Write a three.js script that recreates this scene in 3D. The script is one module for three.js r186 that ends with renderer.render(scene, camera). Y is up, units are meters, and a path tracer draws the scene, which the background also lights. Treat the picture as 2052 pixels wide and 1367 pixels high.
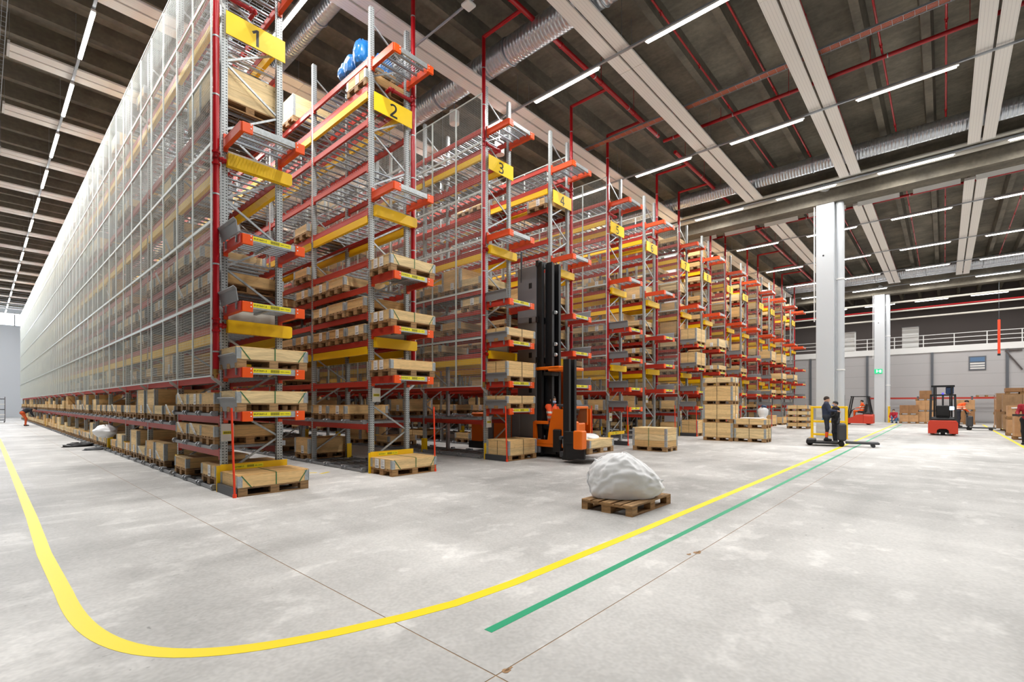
import * as THREE from 'three';
import { mergeGeometries } from 'three/addons/utils/BufferGeometryUtils.js';
import { RoundedBoxGeometry } from 'three/addons/geometries/RoundedBoxGeometry.js';
import { RectAreaLightUniformsLib } from 'three/addons/lights/RectAreaLightUniformsLib.js';

// ------------------------------------------------------------------ camera, exposure
const scene = new THREE.Scene();
const camera = new THREE.PerspectiveCamera(2 * Math.atan(1367 / 2 / 962) * 180 / Math.PI, 2052 / 1367, 0.1, 200);
camera.position.set(0, 1.51, 0);
const YAW = 42 * Math.PI / 180;                       // the racks run along -z, the rows follow each other along +x
camera.lookAt(Math.cos(YAW), 1.51, -Math.sin(YAW));
camera.setViewOffset(2052, 1367, 0, -125.5, 2052, 1367);   // shift lens: horizon below the middle, verticals stay vertical
scene.add(camera);
const renderer = new THREE.WebGLRenderer({ antialias: true });
renderer.toneMapping = THREE.LinearToneMapping;
renderer.toneMappingExposure = 2.62;
renderer.shadowMap.enabled = true;
RectAreaLightUniformsLib.init();
scene.background = new THREE.Color(0x0b0c0e);
const LAMP = 104;                                     // luminance of one tube

// ------------------------------------------------------------------ helpers
let seed = 20240607;
const rnd = () => { seed = (seed * 1664525 + 1013904223) >>> 0; return seed / 4294967296; };
const rr = (a, b) => a + (b - a) * rnd();
const pick = (a) => a[Math.floor(rnd() * a.length)];
const taken = new Map();
function numbered(n) { const k = taken.get(n) || 0; taken.set(n, k + 1); return k ? n + '_' + String(k).padStart(3, '0') : n; }
const srgb = (r, g, b) => new THREE.Color().setRGB(r / 255, g / 255, b / 255, THREE.SRGBColorSpace);
const TENS = ['', '', 'twenty', 'thirty', 'forty', 'fifty', 'sixty'];
const ORD = ['lowest', 'first', 'second', 'third', 'fourth', 'fifth', 'sixth', 'seventh', 'eighth', 'ninth', 'tenth', 'eleventh', 'twelfth', 'thirteenth', 'fourteenth', 'fifteenth', 'sixteenth', 'seventeenth', 'eighteenth', 'nineteenth'];
for (let i = 20; i < 70; i++) ORD[i] = i % 10 ? TENS[Math.floor(i / 10)] + '-' + ORD[i % 10] : TENS[i / 10].slice(0, -1) + 'ieth';

function uvMetres(g, grain = 'x') {                    // box-projected uv in metres, u along the grain
  if (g.index) g = g.toNonIndexed();
  const p = g.attributes.position, n = g.attributes.normal, uv = new Float32Array(p.count * 2);
  for (let i = 0; i < p.count; i++) {
    const x = p.getX(i), y = p.getY(i), z = p.getZ(i);
    const ax = Math.abs(n.getX(i)), ay = Math.abs(n.getY(i)), az = Math.abs(n.getZ(i));
    let u, v;
    if (grain === 'x') { if (ay >= ax && ay >= az) { u = x; v = z; } else if (az >= ax) { u = x; v = y; } else { u = z; v = y; } }
    else if (grain === 'z') { if (ay >= ax && ay >= az) { u = z; v = x; } else if (ax >= az) { u = z; v = y; } else { u = x; v = y; } }
    else { if (ay >= ax && ay >= az) { u = x; v = z; } else if (ax >= az) { u = y; v = z; } else { u = y; v = x; } }
    uv[2 * i] = u; uv[2 * i + 1] = v;
  }
  g.setAttribute('uv', new THREE.BufferAttribute(uv, 2));
  return g;
}
const gcache = new Map();
function boxG(w, h, d, grain, ox = 0, oy = 0) {         // cached box
  const key = [w, h, d, grain, ox, oy].join();
  if (!gcache.has(key)) {
    const gr = grain || (w >= h && w >= d ? 'x' : d >= h ? 'z' : 'y');
    const g = uvMetres(new THREE.BoxGeometry(w, h, d), gr);
    if (ox || oy) { const a = g.attributes.uv; for (let i = 0; i < a.count; i++) a.setXY(i, a.getX(i) + ox, a.getY(i) + oy); }
    gcache.set(key, g);
  }
  return gcache.get(key);
}
const castAll = (o) => { o.castShadow = true; o.receiveShadow = true; return o; };
function put(name, geo, mat, parent, p = [0, 0, 0], r) {
  const m = castAll(new THREE.Mesh(geo, mat)); m.name = name; m.position.set(...p); if (r) m.rotation.set(...r);
  parent.add(m); return m;
}
function part(name, w, h, d, mat, parent, p, r) { return put(name, boxG(w, h, d), mat, parent, p, r); }
function thing(name, label, category, p = [0, 0, 0], turn = 0, group) {
  const o = new THREE.Group(); o.name = numbered(name); scene.add(o); o.position.set(...p); o.rotation.y = turn;
  o.userData = { label, category }; if (group) o.userData.group = group; return o;
}
function tag(o, label, category, group) { o.userData = { label, category }; if (group) o.userData.group = group; return o; }
function struct(name, label, category, geo, mat) {
  const o = geo ? castAll(new THREE.Mesh(geo, mat)) : new THREE.Group(); o.name = numbered(name); scene.add(o);
  o.userData = { kind: 'structure', label, category }; return o;
}
const M4 = new THREE.Matrix4(), Q = new THREE.Quaternion(), E3 = new THREE.Euler(), V = (x, y, z) => new THREE.Vector3(x, y, z);
function xf(g, p = [0, 0, 0], r = [0, 0, 0], s = [1, 1, 1]) {
  const c = g.index ? g.toNonIndexed() : g.clone();
  return c.applyMatrix4(M4.compose(V(...p), Q.setFromEuler(E3.set(...r)), V(...s)));
}
class MB {                                             // collects pieces of ONE part
  constructor(grain = 'x') { this.g = []; this.grain = grain; }
  add(g, p, r, s) { const c = xf(g, p, r, s); for (const k of Object.keys(c.attributes)) if (!['position', 'normal'].includes(k)) c.deleteAttribute(k); this.g.push(c); return this; }
  box(w, h, d, p, r) { return this.add(new THREE.BoxGeometry(w, h, d), p, r); }
  rbox(w, h, d, rad, p, r) { return this.add(new RoundedBoxGeometry(w, h, d, 2, rad), p, r); }
  cyl(r0, h, p, r, n = 14, r1) { return this.add(new THREE.CylinderGeometry(r1 ?? r0, r0, h, n), p, r); }
  sph(r, p, s, n = 14) { return this.add(new THREE.SphereGeometry(r, n, Math.max(6, n - 4)), p, [0, 0, 0], s); }
  bar(a, b, w, d = w) {                                // square bar between two points
    const A = V(...a), B = V(...b), L = A.distanceTo(B), g = new THREE.BoxGeometry(w, L, d);
    const q = new THREE.Quaternion().setFromUnitVectors(V(0, 1, 0), B.clone().sub(A).normalize());
    g.applyMatrix4(new THREE.Matrix4().compose(A.add(B).multiplyScalar(0.5), q, V(1, 1, 1))); return this.add(g);
  }
  rod(a, b, r, n = 10) {
    const A = V(...a), B = V(...b), L = A.distanceTo(B), g = new THREE.CylinderGeometry(r, r, L, n);
    const q = new THREE.Quaternion().setFromUnitVectors(V(0, 1, 0), B.clone().sub(A).normalize());
    g.applyMatrix4(new THREE.Matrix4().compose(A.add(B).multiplyScalar(0.5), q, V(1, 1, 1))); return this.add(g);
  }
  tube(pts, r, n = 10, seg, closed = false) {
    const c = new THREE.CatmullRomCurve3(pts.map((q) => V(...q)), closed, 'catmullrom', 0.1);
    return this.add(new THREE.TubeGeometry(c, seg || pts.length * 8, r, n, closed));
  }
  prism(pts, depth, p, r, bevel = 0) {                 // outline in xy, extruded along z
    const s = new THREE.Shape(pts.map((q) => new THREE.Vector2(...q)));
    const g = new THREE.ExtrudeGeometry(s, { depth, bevelEnabled: bevel > 0, bevelSize: bevel, bevelThickness: bevel, bevelSegments: 2 });
    return this.add(g, p, r);
  }
  geo() { return uvMetres(mergeGeometries(this.g), this.grain); }
  build(name, mat, parent, p, r) { return put(name, this.geo(), mat, parent, p, r); }
}
function instances(name, geo, mat, list, parent) {      // what is too far away or too many to pick apart
  if (!list.length) return null;
  const m = castAll(new THREE.InstancedMesh(geo, mat, list.length)); m.name = name; m.userData.kind = 'stuff';
  const one = new THREE.Matrix4();
  list.forEach((q, i) => { one.makeRotationY(q[3] || 0); one.setPosition(q[0], q[1], q[2]); m.setMatrixAt(i, one); });
  parent.add(m); return m;
}

// ------------------------------------------------------------------ textures
function hash(i, j, s) { let h = (i * 374761393 + j * 668265263 + s * 1442695041) | 0; h = Math.imul(h ^ (h >>> 13), 1274126177); return ((h ^ (h >>> 16)) >>> 0) / 4294967296; }
function vnoise(x, y, px, py, s) {                     // periodic value noise
  const i = Math.floor(x), j = Math.floor(y), f = x - i, g = y - j, a = f * f * (3 - 2 * f), b = g * g * (3 - 2 * g);
  const i0 = ((i % px) + px) % px, i1 = (i0 + 1) % px, j0 = ((j % py) + py) % py, j1 = (j0 + 1) % py;
  const n0 = hash(i0, j0, s) * (1 - a) + hash(i1, j0, s) * a, n1 = hash(i0, j1, s) * (1 - a) + hash(i1, j1, s) * a;
  return n0 * (1 - b) + n1 * b;
}
function fbm(u, v, px, py, oct, s) { let t = 0, a = 0.5, w = 0; for (let o = 0; o < oct; o++) { t += a * vnoise(u * px, v * py, px, py, s + o); w += a; a *= 0.55; px *= 2; py *= 2; } return t / w; }
function texture(w, h, f, metresU, metresV, colour = true) {
  const d = new Uint8Array(w * h * 4);
  for (let y = 0; y < h; y++) for (let x = 0; x < w; x++) {
    const c = f(x / w, y / h, x, y), k = (y * w + x) * 4;
    d[k] = Math.max(0, Math.min(255, c[0])); d[k + 1] = Math.max(0, Math.min(255, c[1])); d[k + 2] = Math.max(0, Math.min(255, c[2])); d[k + 3] = 255;
  }
  const t = new THREE.DataTexture(d, w, h); t.wrapS = t.wrapT = THREE.RepeatWrapping; t.magFilter = THREE.LinearFilter; t.minFilter = THREE.LinearMipmapLinearFilter; t.generateMipmaps = true;
  if (colour) t.colorSpace = THREE.SRGBColorSpace; t.repeat.set(1 / metresU, 1 / metresV); t.needsUpdate = true; return t;
}
function canvasTex(w, h, draw) {
  const c = document.createElement('canvas'); c.width = w; c.height = h; draw(c.getContext('2d'), w, h);
  const t = new THREE.CanvasTexture(c); t.colorSpace = THREE.SRGBColorSpace; return t;
}
// power-floated concrete: mottled patches, trowel streaks, fine grit
const floorMap = texture(2048, 2048, (u, v) => {
  const a = fbm(u, v, 5, 5, 4, 11), b = fbm(u, v, 26, 9, 4, 31), c = fbm(u, v, 9, 34, 3, 47), g = vnoise(u * 900, v * 900, 900, 900, 77), sp = vnoise(u * 420, v * 420, 420, 420, 99);
  let t = 184 + (a - 0.5) * 78 + (b - 0.5) * 42 + (c - 0.5) * 36 + (g - 0.5) * 17;
  const patch = fbm(u + 0.13, v, 48, 70, 4, 61); if (patch > 0.6) t += Math.min(16, (patch - 0.6) * 120);
  if (sp > 0.972 && a < 0.55) t -= 38;
  return [t * 1.0, t * 0.995, t * 0.982];
}, 16, 16);
const floorBump = texture(512, 512, (u, v) => { const t = 128 + (fbm(u, v, 40, 40, 3, 5) - 0.5) * 200; return [t, t, t]; }, 2, 2, false);
const woodMap = texture(512, 512, (u, v) => {
  const w = vnoise(u * 3, v * 10, 3, 10, 3) * 0.05;
  const ring = fbm(u * 1, v + w, 2, 34, 3, 21), fine = vnoise(u * 24, (v + w) * 220, 24, 220, 8), board = vnoise(u * 1.0, v * 9, 1, 9, 15);
  let t = 228 + (ring - 0.5) * 60 + (fine - 0.5) * 24 + (board - 0.5) * 30, r = 1, g = 0.9, b = 0.71;
  for (let k = 0; k < 11; k++) {
    const kx = hash(k, 3, 5), ky = hash(k, 9, 6), dx = (u - kx) * 1.4, dy = (v - ky) * 1.4, q = Math.hypot(dx, dy * 1.5);
    if (q < 0.016) { const e = 1 - q / 0.016; t -= 92 * Math.min(1, e * 2.4); g -= 0.05; b -= 0.08; } else if (q < 0.05) t -= 14 * (1 - q / 0.05);
  }
  return [t * r, t * g, t * b];
}, 1.4, 1.4);
const oldWoodMap = texture(512, 512, (u, v) => {
  const ring = fbm(u, v, 3, 40, 3, 121), fine = vnoise(u * 30, v * 240, 30, 240, 18), st = fbm(u, v, 7, 7, 3, 71);
  const t = 150 + (ring - 0.5) * 84 + (fine - 0.5) * 34 + (st - 0.5) * 60;
  return [t, t * 0.84, t * 0.63];
}, 1.4, 1.4);
const galvMap = texture(256, 256, (u, v) => { const t = 196 + (fbm(u, v, 18, 18, 3, 7) - 0.5) * 46; return [t, t * 1.005, t * 1.015]; }, 0.5, 0.5);
const holeMap = texture(64, 64, (u, v) => {             // perforated upright: two rows of slots in a 0.1 m strip, pitch 0.05 m
  const t = 192 + (fbm(u, v, 6, 6, 2, 9) - 0.5) * 30, x = ((u + 0.5) % 1) - 0.5;
  const d = Math.min(Math.hypot((Math.abs(x) - 0.23) * 1.9, v - 0.5), 9);
  return d < 0.2 ? [40, 40, 42] : [t, t * 1.005, t * 1.015];
}, 0.1, 0.05);
const slabMap = texture(1024, 1024, (u, v) => {         // cast concrete of the roof, board-marked and blotched
  const a = fbm(u, v, 6, 6, 5, 201), b = fbm(u, v, 4, 60, 3, 207), c = fbm(u, v, 90, 90, 2, 211);
  const t = 142 + (a - 0.5) * 92 + (b - 0.5) * 26 + (c - 0.5) * 20;
  return [t, t * 0.97, t * 0.885];
}, 7, 7);
const ribbed = texture(64, 64, (u, v) => { const t = v < 0.1 ? 228 : 250; return [t, t * 0.985, t * 0.965]; }, 0.07, 0.07);
const cladMap = texture(8, 256, (u, v) => { const t = v < 0.03 ? 168 : 186; return [t, t * 0.99, t * 0.985]; }, 1, 1.0);
const cartonMap = texture(256, 256, (u, v) => { const t = 186 + (fbm(u, v, 5, 5, 4, 301) - 0.5) * 40 + (vnoise(u * 90, v * 4, 90, 4, 303) - 0.5) * 12; return [t, t * 0.8, t * 0.6]; }, 1, 1);
const spiral = texture(64, 64, (u) => { const t = 128 + 120 * Math.sin(u * Math.PI * 2); return [t, t, t]; }, 0.11, 0.11, false);

// ------------------------------------------------------------------ materials
const std = (c, rough, metal = 0, extra = {}) => new THREE.MeshStandardMaterial({ color: c, roughness: rough, metalness: metal, ...extra });
const M = {
  floor: std(0xffffff, 0.55, 0, { map: floorMap, bumpMap: floorBump, bumpScale: 0.0006 }),
  joint: std(srgb(176, 140, 102), 0.8),
  yellowTape: std(srgb(255, 226, 0), 0.5), greenTape: std(srgb(0, 164, 116), 0.5),
  galv: std(srgb(228, 234, 234), 0.42, 0.4, { map: galvMap }),
  upright: std(srgb(226, 232, 230), 0.45, 0.35, { map: holeMap }),
  deck: std(srgb(206, 214, 220), 0.38, 0.55, { map: galvMap }),
  beam: std(srgb(184, 50, 34), 0.45), arm: std(srgb(218, 74, 26), 0.42), plate: std(srgb(246, 88, 14), 0.42),
  pipe: std(srgb(172, 16, 26), 0.28), brass: std(srgb(190, 150, 80), 0.35, 0.8),
  yellow: std(srgb(246, 198, 0), 0.45), sign: std(srgb(252, 210, 8), 0.5),
  mesh: std(srgb(206, 214, 210), 0.45), bracket: std(srgb(196, 200, 198), 0.5, 0.3),
  guard: std(srgb(142, 144, 146), 0.5, 0.15), tin: std(srgb(186, 188, 190), 0.45, 0.4, { map: galvMap }),
  rod: std(srgb(246, 66, 24), 0.5), white: std(srgb(236, 236, 234), 0.6), plateWhite: std(srgb(214, 210, 200), 0.6),
  black: std(srgb(22, 22, 24), 0.5), rubber: std(srgb(18, 18, 18), 0.85), darkGrey: std(srgb(62, 64, 68), 0.5), midGrey: std(srgb(120, 120, 124), 0.5),
  orange: std(srgb(240, 112, 10), 0.38), truckRed: std(srgb(206, 64, 42), 0.4),
  column: std(srgb(202, 206, 210), 0.6), slab: std(srgb(216, 212, 208), 0.85, 0, { map: slabMap }),
  panel: std(srgb(255, 255, 255), 0.55, 0, { map: ribbed }), clad: std(srgb(250, 250, 252), 0.6, 0.05, { map: cladMap }),
  wallWhite: std(srgb(214, 220, 228), 0.65), wallGrey: std(srgb(128, 128, 130), 0.7), steel: std(srgb(96, 100, 106), 0.55, 0.2), steelDark: std(srgb(84, 76, 74), 0.7),
  duct: std(srgb(206, 212, 220), 0.3, 0.85, { bumpMap: spiral, bumpScale: 0.012 }),
  tray: std(srgb(176, 182, 190), 0.4, 0.7), cableOrange: std(srgb(226, 106, 30), 0.6), cableBlue: std(srgb(48, 70, 104), 0.6),
  paper: std(srgb(244, 244, 240), 0.75), strap: std(srgb(38, 112, 66), 0.5), strapBlack: std(srgb(36, 42, 40), 0.5),
  carton: std(srgb(255, 246, 232), 0.8, 0, { map: cartonMap }), cartonDark: std(srgb(206, 190, 172), 0.8, 0, { map: cartonMap }),
  wrap: new THREE.MeshPhysicalMaterial({ color: srgb(214, 214, 214), roughness: 0.25, clearcoat: 0.6, map: cartonMap }),
  bag: new THREE.MeshPhysicalMaterial({ color: srgb(246, 247, 248), roughness: 0.34, clearcoat: 0.25, clearcoatRoughness: 0.4, transmission: 0.18, thickness: 0 }),
  blueBag: new THREE.MeshPhysicalMaterial({ color: srgb(36, 120, 196), roughness: 0.26, clearcoat: 0.6 }),
  skin: std(srgb(214, 168, 140), 0.6), hair: std(srgb(48, 34, 26), 0.7), mask: std(srgb(176, 196, 224), 0.7),
  person: std(0xffffff, 0.75, 0, { vertexColors: true }),
  glass: new THREE.MeshPhysicalMaterial({ color: srgb(225, 235, 240), roughness: 0.05, transmission: 1, thickness: 0, ior: 1.45 }),
};
const woods = [[255, 250, 238], [255, 242, 220], [250, 232, 204], [238, 214, 180]].map((c) => std(srgb(...c), 0.68, 0, { map: woodMap }));
const oldWoods = [[255, 240, 220], [246, 222, 190], [222, 206, 186]].map((c) => std(srgb(...c), 0.8, 0, { map: oldWoodMap }));

// ------------------------------------------------------------------ the shell of the hall
const HALL = { x0: -9, x1: 53, z0: -75, z1: 18, y1: 12.35 };
{
  const fl = struct('floor', 'power floated grey concrete floor with brown joints', 'floor');
  const xs = [HALL.x0, 1.92, 13.6, 25.4, 37.2, HALL.x1 + 9], zs = [HALL.z1, -1.85, -9.0 - 8, -33, -51, HALL.z0];
  for (let i = 0; i < 5; i++) for (let j = 0; j < 5; j++) {
    const w = xs[i + 1] - xs[i] - 0.008, d = zs[j] - zs[j + 1] - 0.008, g = uvMetres(new THREE.BoxGeometry(w, 0.2, d));
    const cx = (xs[i] + xs[i + 1]) / 2, cz = (zs[j] + zs[j + 1]) / 2, a = g.attributes.uv;
    for (let k = 0; k < a.count; k++) a.setXY(k, a.getX(k) + cx, a.getY(k) + cz);
    put('slab', g, M.floor, fl, [cx, -0.1, cz]);
  }
  put('joint_filler', boxG(HALL.x1 + 9 - HALL.x0, 0.15, HALL.z1 - HALL.z0), M.joint, fl, [(HALL.x1 + 9 + HALL.x0) / 2, -0.0775, (HALL.z1 + HALL.z0) / 2]);
  const blot = (x, z, r) => { const b = new MB(); b.cyl(r, 0.002, [0, 0, 0], [0, 0, 0], 11).cyl(r * 0.7, 0.002, [r * 0.8, 0, r * 0.2], [0, 0, 0], 9).box(r * 3, 0.002, r * 0.5, [r, 0, 0]); b.build('joint_stain', M.joint, fl, [x, 0.0012, z]); };
  blot(1.99, -1.84, 0.022); blot(4.86, -1.86, 0.035); blot(4.75, -1.9, 0.02);
}
{
  const c = struct('ceiling', 'brown grey concrete roof slabs with ribs', 'ceiling');
  part('roof_slab', HALL.x1 + 9 - HALL.x0, 0.3, HALL.z1 - HALL.z0, M.slab, c, [(HALL.x1 + 9 + HALL.x0) / 2, HALL.y1 + 0.15, (HALL.z1 + HALL.z0) / 2]);
  const rib = new MB(); rib.prism([[-0.16, 0], [-0.1, -0.5], [0.1, -0.5], [0.16, 0]], 1, [0, 0, -0.5]);
  for (const [x0, x1] of [[HALL.x0, 25.1], [25.9, 49.2], [50, HALL.x1 + 9]]) {
    const g = uvMetres(xf(rib.geo(), [0, 0, 0], [0, Math.PI / 2, 0], [1, 1, x1 - x0]), 'x');
    for (let z = HALL.z1 - 0.7; z > HALL.z0; z -= 1.36) put('rib', g, M.slab, c, [(x0 + x1) / 2, HALL.y1, z]);
  }
  for (const x of [25.5, 49.6]) part('main_beam', 0.8, HALL.y1 - 10.39, HALL.z1 - HALL.z0, M.slab, c, [x, (HALL.y1 + 10.39) / 2, (HALL.z1 + HALL.z0) / 2]);
}
{
  const w = struct('wall_far', 'pale blue grey end wall behind the long racks', 'wall');
  part('lower_wall', HALL.x1 + 9 - HALL.x0, 10.0, 0.3, M.wallWhite, w, [(HALL.x1 + 9 + HALL.x0) / 2, 5.0, HALL.z0 - 0.15]);
  part('upper_wall', HALL.x1 + 9 - HALL.x0, 1.1, 0.3, M.wallWhite, w, [(HALL.x1 + 9 + HALL.x0) / 2, HALL.y1 - 0.5, HALL.z0 - 0.15]);
  const win = struct('window_1', 'bright strip window high in the end wall', 'window');
  const sky = std(0x000000, 1, 0, { emissive: srgb(226, 238, 255), emissiveIntensity: 6 });
  for (let k = 0; k < 4; k++) { put('pane', boxG(2.9, 1.3, 0.02), sky, win, [-4.9 + 3 * k, 10.65, HALL.z0 - 0.06]); part('mullion', 0.08, 1.4, 0.1, M.steel, win, [-3.4 + 3 * k, 10.65, HALL.z0]); }
  const rl = new THREE.RectAreaLight(0xe2eeff, 6, 11.6, 1.3); rl.position.set(-0.4, 10.65, HALL.z0 + 0.06); rl.rotation.y = Math.PI; rl.castShadow = true; win.add(rl);
  const l = struct('wall_left', 'pale side wall of the warehouse', 'wall', boxG(0.3, HALL.y1, HALL.z1 - HALL.z0), M.wallGrey); l.position.set(HALL.x0 - 0.15, HALL.y1 / 2, (HALL.z1 + HALL.z0) / 2);
  const b = struct('wall_behind', 'pale wall closing the hall', 'wall', boxG(HALL.x1 + 9 - HALL.x0, HALL.y1, 0.3), M.wallGrey); b.position.set((HALL.x1 + 9 + HALL.x0) / 2, HALL.y1 / 2, HALL.z1 + 0.15);
}
{
  const w = struct('wall_right', 'grey panel wall with dark steel posts under white parapet', 'wall');
  const L = HALL.z1 - HALL.z0, cz = (HALL.z1 + HALL.z0) / 2;
  part('cladding', 0.2, 5.75, L, M.clad, w, [HALL.x1 + 0.1, 2.875, cz]);
  for (let z = 12.3; z > -40; z -= 4.35) part('post', 0.14, 5.75, 0.16, M.steel, w, [HALL.x1 - 0.07, 2.875, z]);
  part('parapet', 0.3, 0.5, L, M.white, w, [HALL.x1 + 0.02, 5.99, cz]);
  part('mezzanine_floor', 8.6, 0.3, L, M.slab, w, [HALL.x1 + 4.4, 5.6, cz]);
  part('back_wall', 0.2, HALL.y1, L, M.steelDark, w, [HALL.x1 + 8.7, HALL.y1 / 2, cz]);
  const br = new MB(); br.bar([0, 0, 0], [-0.9, 0, 0], 0.1).bar([0, -1.5, 0], [-0.9, 0, 0], 0.09); br.build('brace', M.steelDark, w, [HALL.x1 - 0.1, 5.6, 4.4], [0, -Math.PI / 2, 0]);
  const rail = thing('railing', 'white tube railing along the mezzanine edge', 'railing', [HALL.x1, 6.24, 0]);
  for (let z = 12; z > -38; z -= 1.9) part('post', 0.06, 1.0, 0.06, M.white, rail, [0, 0.5, z]);
  for (const y of [0.3, 0.64, 0.98]) part('rail', 0.05, 0.05, 50, M.white, rail, [0, y, -13]);
  // plant housings standing on the mezzanine
  for (const [z, ww] of [[-2.2, 1.1], [-6.6, 0.9]]) { const t = thing('riser_casing', z > -3 ? 'tall white casing on the mezzanine beside second column' : 'narrow white casing on the mezzanine near racks', 'casing', [HALL.x1 + 1.6, 5.75, z]); part('body', 0.8, 2.4, ww, M.white, t, [0, 1.2, 0]); part('cap', 0.86, 0.06, ww + 0.06, M.midGrey, t, [0, 2.43, 0]); }
  const v = struct('window_2', 'small slatted window high in the grey panel wall', 'window'); v.position.set(HALL.x1 - 0.03, 4.72, 1.95);
  part('frame', 0.06, 1.12, 1.0, M.steel, v, [0, 0, 0]);
  const pane = std(srgb(110, 140, 175), 0.15, 0.2);
  part('pane', 0.02, 0.34, 0.84, pane, v, [-0.035, 0.3, 0]);
  for (let k = 0; k < 3; k++) part('slat', 0.04, 0.12, 0.84, M.white, v, [-0.04, -0.02 - k * 0.19, 0], [0, 0, 0.3]);
  const pole = thing('hanging_marker', 'orange hanging marker bar in front of the railing', 'marker', [49.5, 5.0, 2.95]);
  part('bar', 0.14, 2.5, 0.14, M.rod, pole, [0, 1.35, 0]); part('weight', 0.16, 0.14, 0.16, M.black, pole, [0, 0.07, 0]); part('cord', 0.015, 4.7, 0.015, M.steel, pole, [0, 4.95, 0]);
}
// columns
function column(x, z, label, pipe) {
  const t = struct('column', label, 'column'); t.position.set(x, 0, z);
  const s = new MB(); s.prism([[-0.4, -0.32], [-0.37, -0.345], [0.37, -0.345], [0.4, -0.32], [0.4, 0.32], [0.37, 0.345], [-0.37, 0.345], [-0.4, 0.32]], 10.39, [0, 0, 0], [-Math.PI / 2, 0, 0]);
  s.build('shaft', M.column, t);
  if (pipe) {
    const p = new MB(); p.tube([[-0.12, 0, 0.54], [-0.12, 5, 0.54], [-0.12, 9.9, 0.54], [-0.12, 10.5, 0.5], [-0.25, 10.95, 0.2], [-0.5, 11.1, -0.1]], 0.15, 14, 60); p.build('downpipe', M.column, t);
    const k = new MB(); k.cyl(0.17, 0.06, [-0.12, 3, 0.54]).cyl(0.17, 0.06, [-0.12, 7, 0.54]); k.build('pipe_clamp', M.white, t);
    const c = new MB(); c.rod([-0.3, 5.2, -0.42], [-0.3, 10.4, -0.42], 0.025); c.build('conduit', M.white, t);
    put('socket_hole', new THREE.CylinderGeometry(0.035, 0.035, 0.02, 12), M.black, t, [-0.4, 8.1, -0.06], [0, 0, Math.PI / 2]);
  }
  return t;
}
column(25.55, -3.94, 'white square column with round downpipe beside yellow guard frame', true);
column(25.55, -11.08, 'pale square column standing inside the eighth rack', false);
const col2 = column(49.6, -3.94, 'white square column bearing the green exit sign', true);
{
  const e = thing('exit_sign', 'green exit sign on the second white column', 'sign', [49.17, 4.15, -4.0]);
  part('box', 0.05, 0.36, 0.52, std(srgb(10, 140, 90), 0.5, 0, { emissive: srgb(20, 170, 110), emissiveIntensity: 0.6 }), e, [0, 0, 0]);
  const g = new MB(); g.box(0.01, 0.16, 0.06, [-0.03, -0.02, -0.1]).sph(0.035, [-0.03, 0.1, -0.1]).box(0.01, 0.2, 0.12, [-0.03, 0, 0.13]).bar([-0.03, 0.02, -0.05], [-0.03, 0.02, 0.04], 0.03);
  g.build('pictogram', std(srgb(240, 255, 248), 0.5, 0, { emissive: srgb(240, 255, 248), emissiveIntensity: 0.8 }), e);
}
// ------------------------------------------------------------------ lamps: tubes in rows over the aisles
{
  const tube = std(0x000000, 0.5, 0, { emissive: srgb(255, 253, 248), emissiveIntensity: 6 });
  const rows = [[-2.6, -14, -70], [1.8, -2, -72], [4.95, 1, -60], [11.35, 4, -44], [17.8, 12, -26], [24.05, 12, -22], [30.5, 12, -18], [36.9, 12, -18], [42.7, 12, -14], [48.2, 10, -10], [56.5, 10, -14]];
  const tubeG = new MB('z'); tubeG.prism([[-0.045, 0], [-0.035, -0.035], [0.035, -0.035], [0.045, 0]], 2.2, [0, 0, -1.1]); const TG = tubeG.geo();
  const dist = (x, z) => Math.hypot(x - 8, z + 8);
  rows.forEach(([x, za, zb], ri) => {
    const q = 2 * Math.round((x - 4.95) / 6.4), nm = ['one', 'two', 'three', 'four', 'five', 'six', 'seven', 'eight', 'nine', 'ten', 'eleven', 'twelve', 'thirteen', 'fourteen'];
    const near = x < 0 ? 'beyond the wide cable tray' : x < 4 ? 'over the open lane' : x < 45 ? `over the lane of racks ${nm[q]} and ${nm[q + 1]}` : x < 50 ? 'along the second beam' : 'above the mezzanine';
    let nth = 0;
    const pitch = x < 3 ? 3.82 : 3.65, start = x < 3 ? -15.97 + 3.82 * 8 : -8.15 + 3.65 * 5;
    for (let z = start; z > zb; z -= pitch) {
      if (z > za) continue;
      const t = thing('tube_lamp', `white tube lamp ${near.replace('the lane', 'lane')}, ${ORD[++nth]} from open floor end`, 'lamp', [x, 10.7, z], 0, `tube lamps ${near}`);
      part('housing', 0.09, 0.05, 2.3, M.white, t, [0, 0.03, 0]);
      put('tube', TG, tube, t);
      const l = new THREE.RectAreaLight(0xfffdfa, LAMP, 0.08, 2.2); l.position.y = -0.045; l.rotation.x = -Math.PI / 2; l.castShadow = true; t.add(l);
    }
    const rail = thing('lamp_rail', `thin grey carrier rail of lamps ${near}`, 'rail', [x, 10.79, 0]);
    part('rail', 0.06, 0.05, za - zb, M.tray, rail, [0, 0, (za + zb) / 2]);
    const w = new MB(); for (let z = start - pitch / 2; z > zb; z -= pitch) if (z < za) w.box(0.008, 1.5, 0.008, [0, 0.78, z]); w.build('hanger_wires', M.tray, rail);
  });
}
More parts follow.
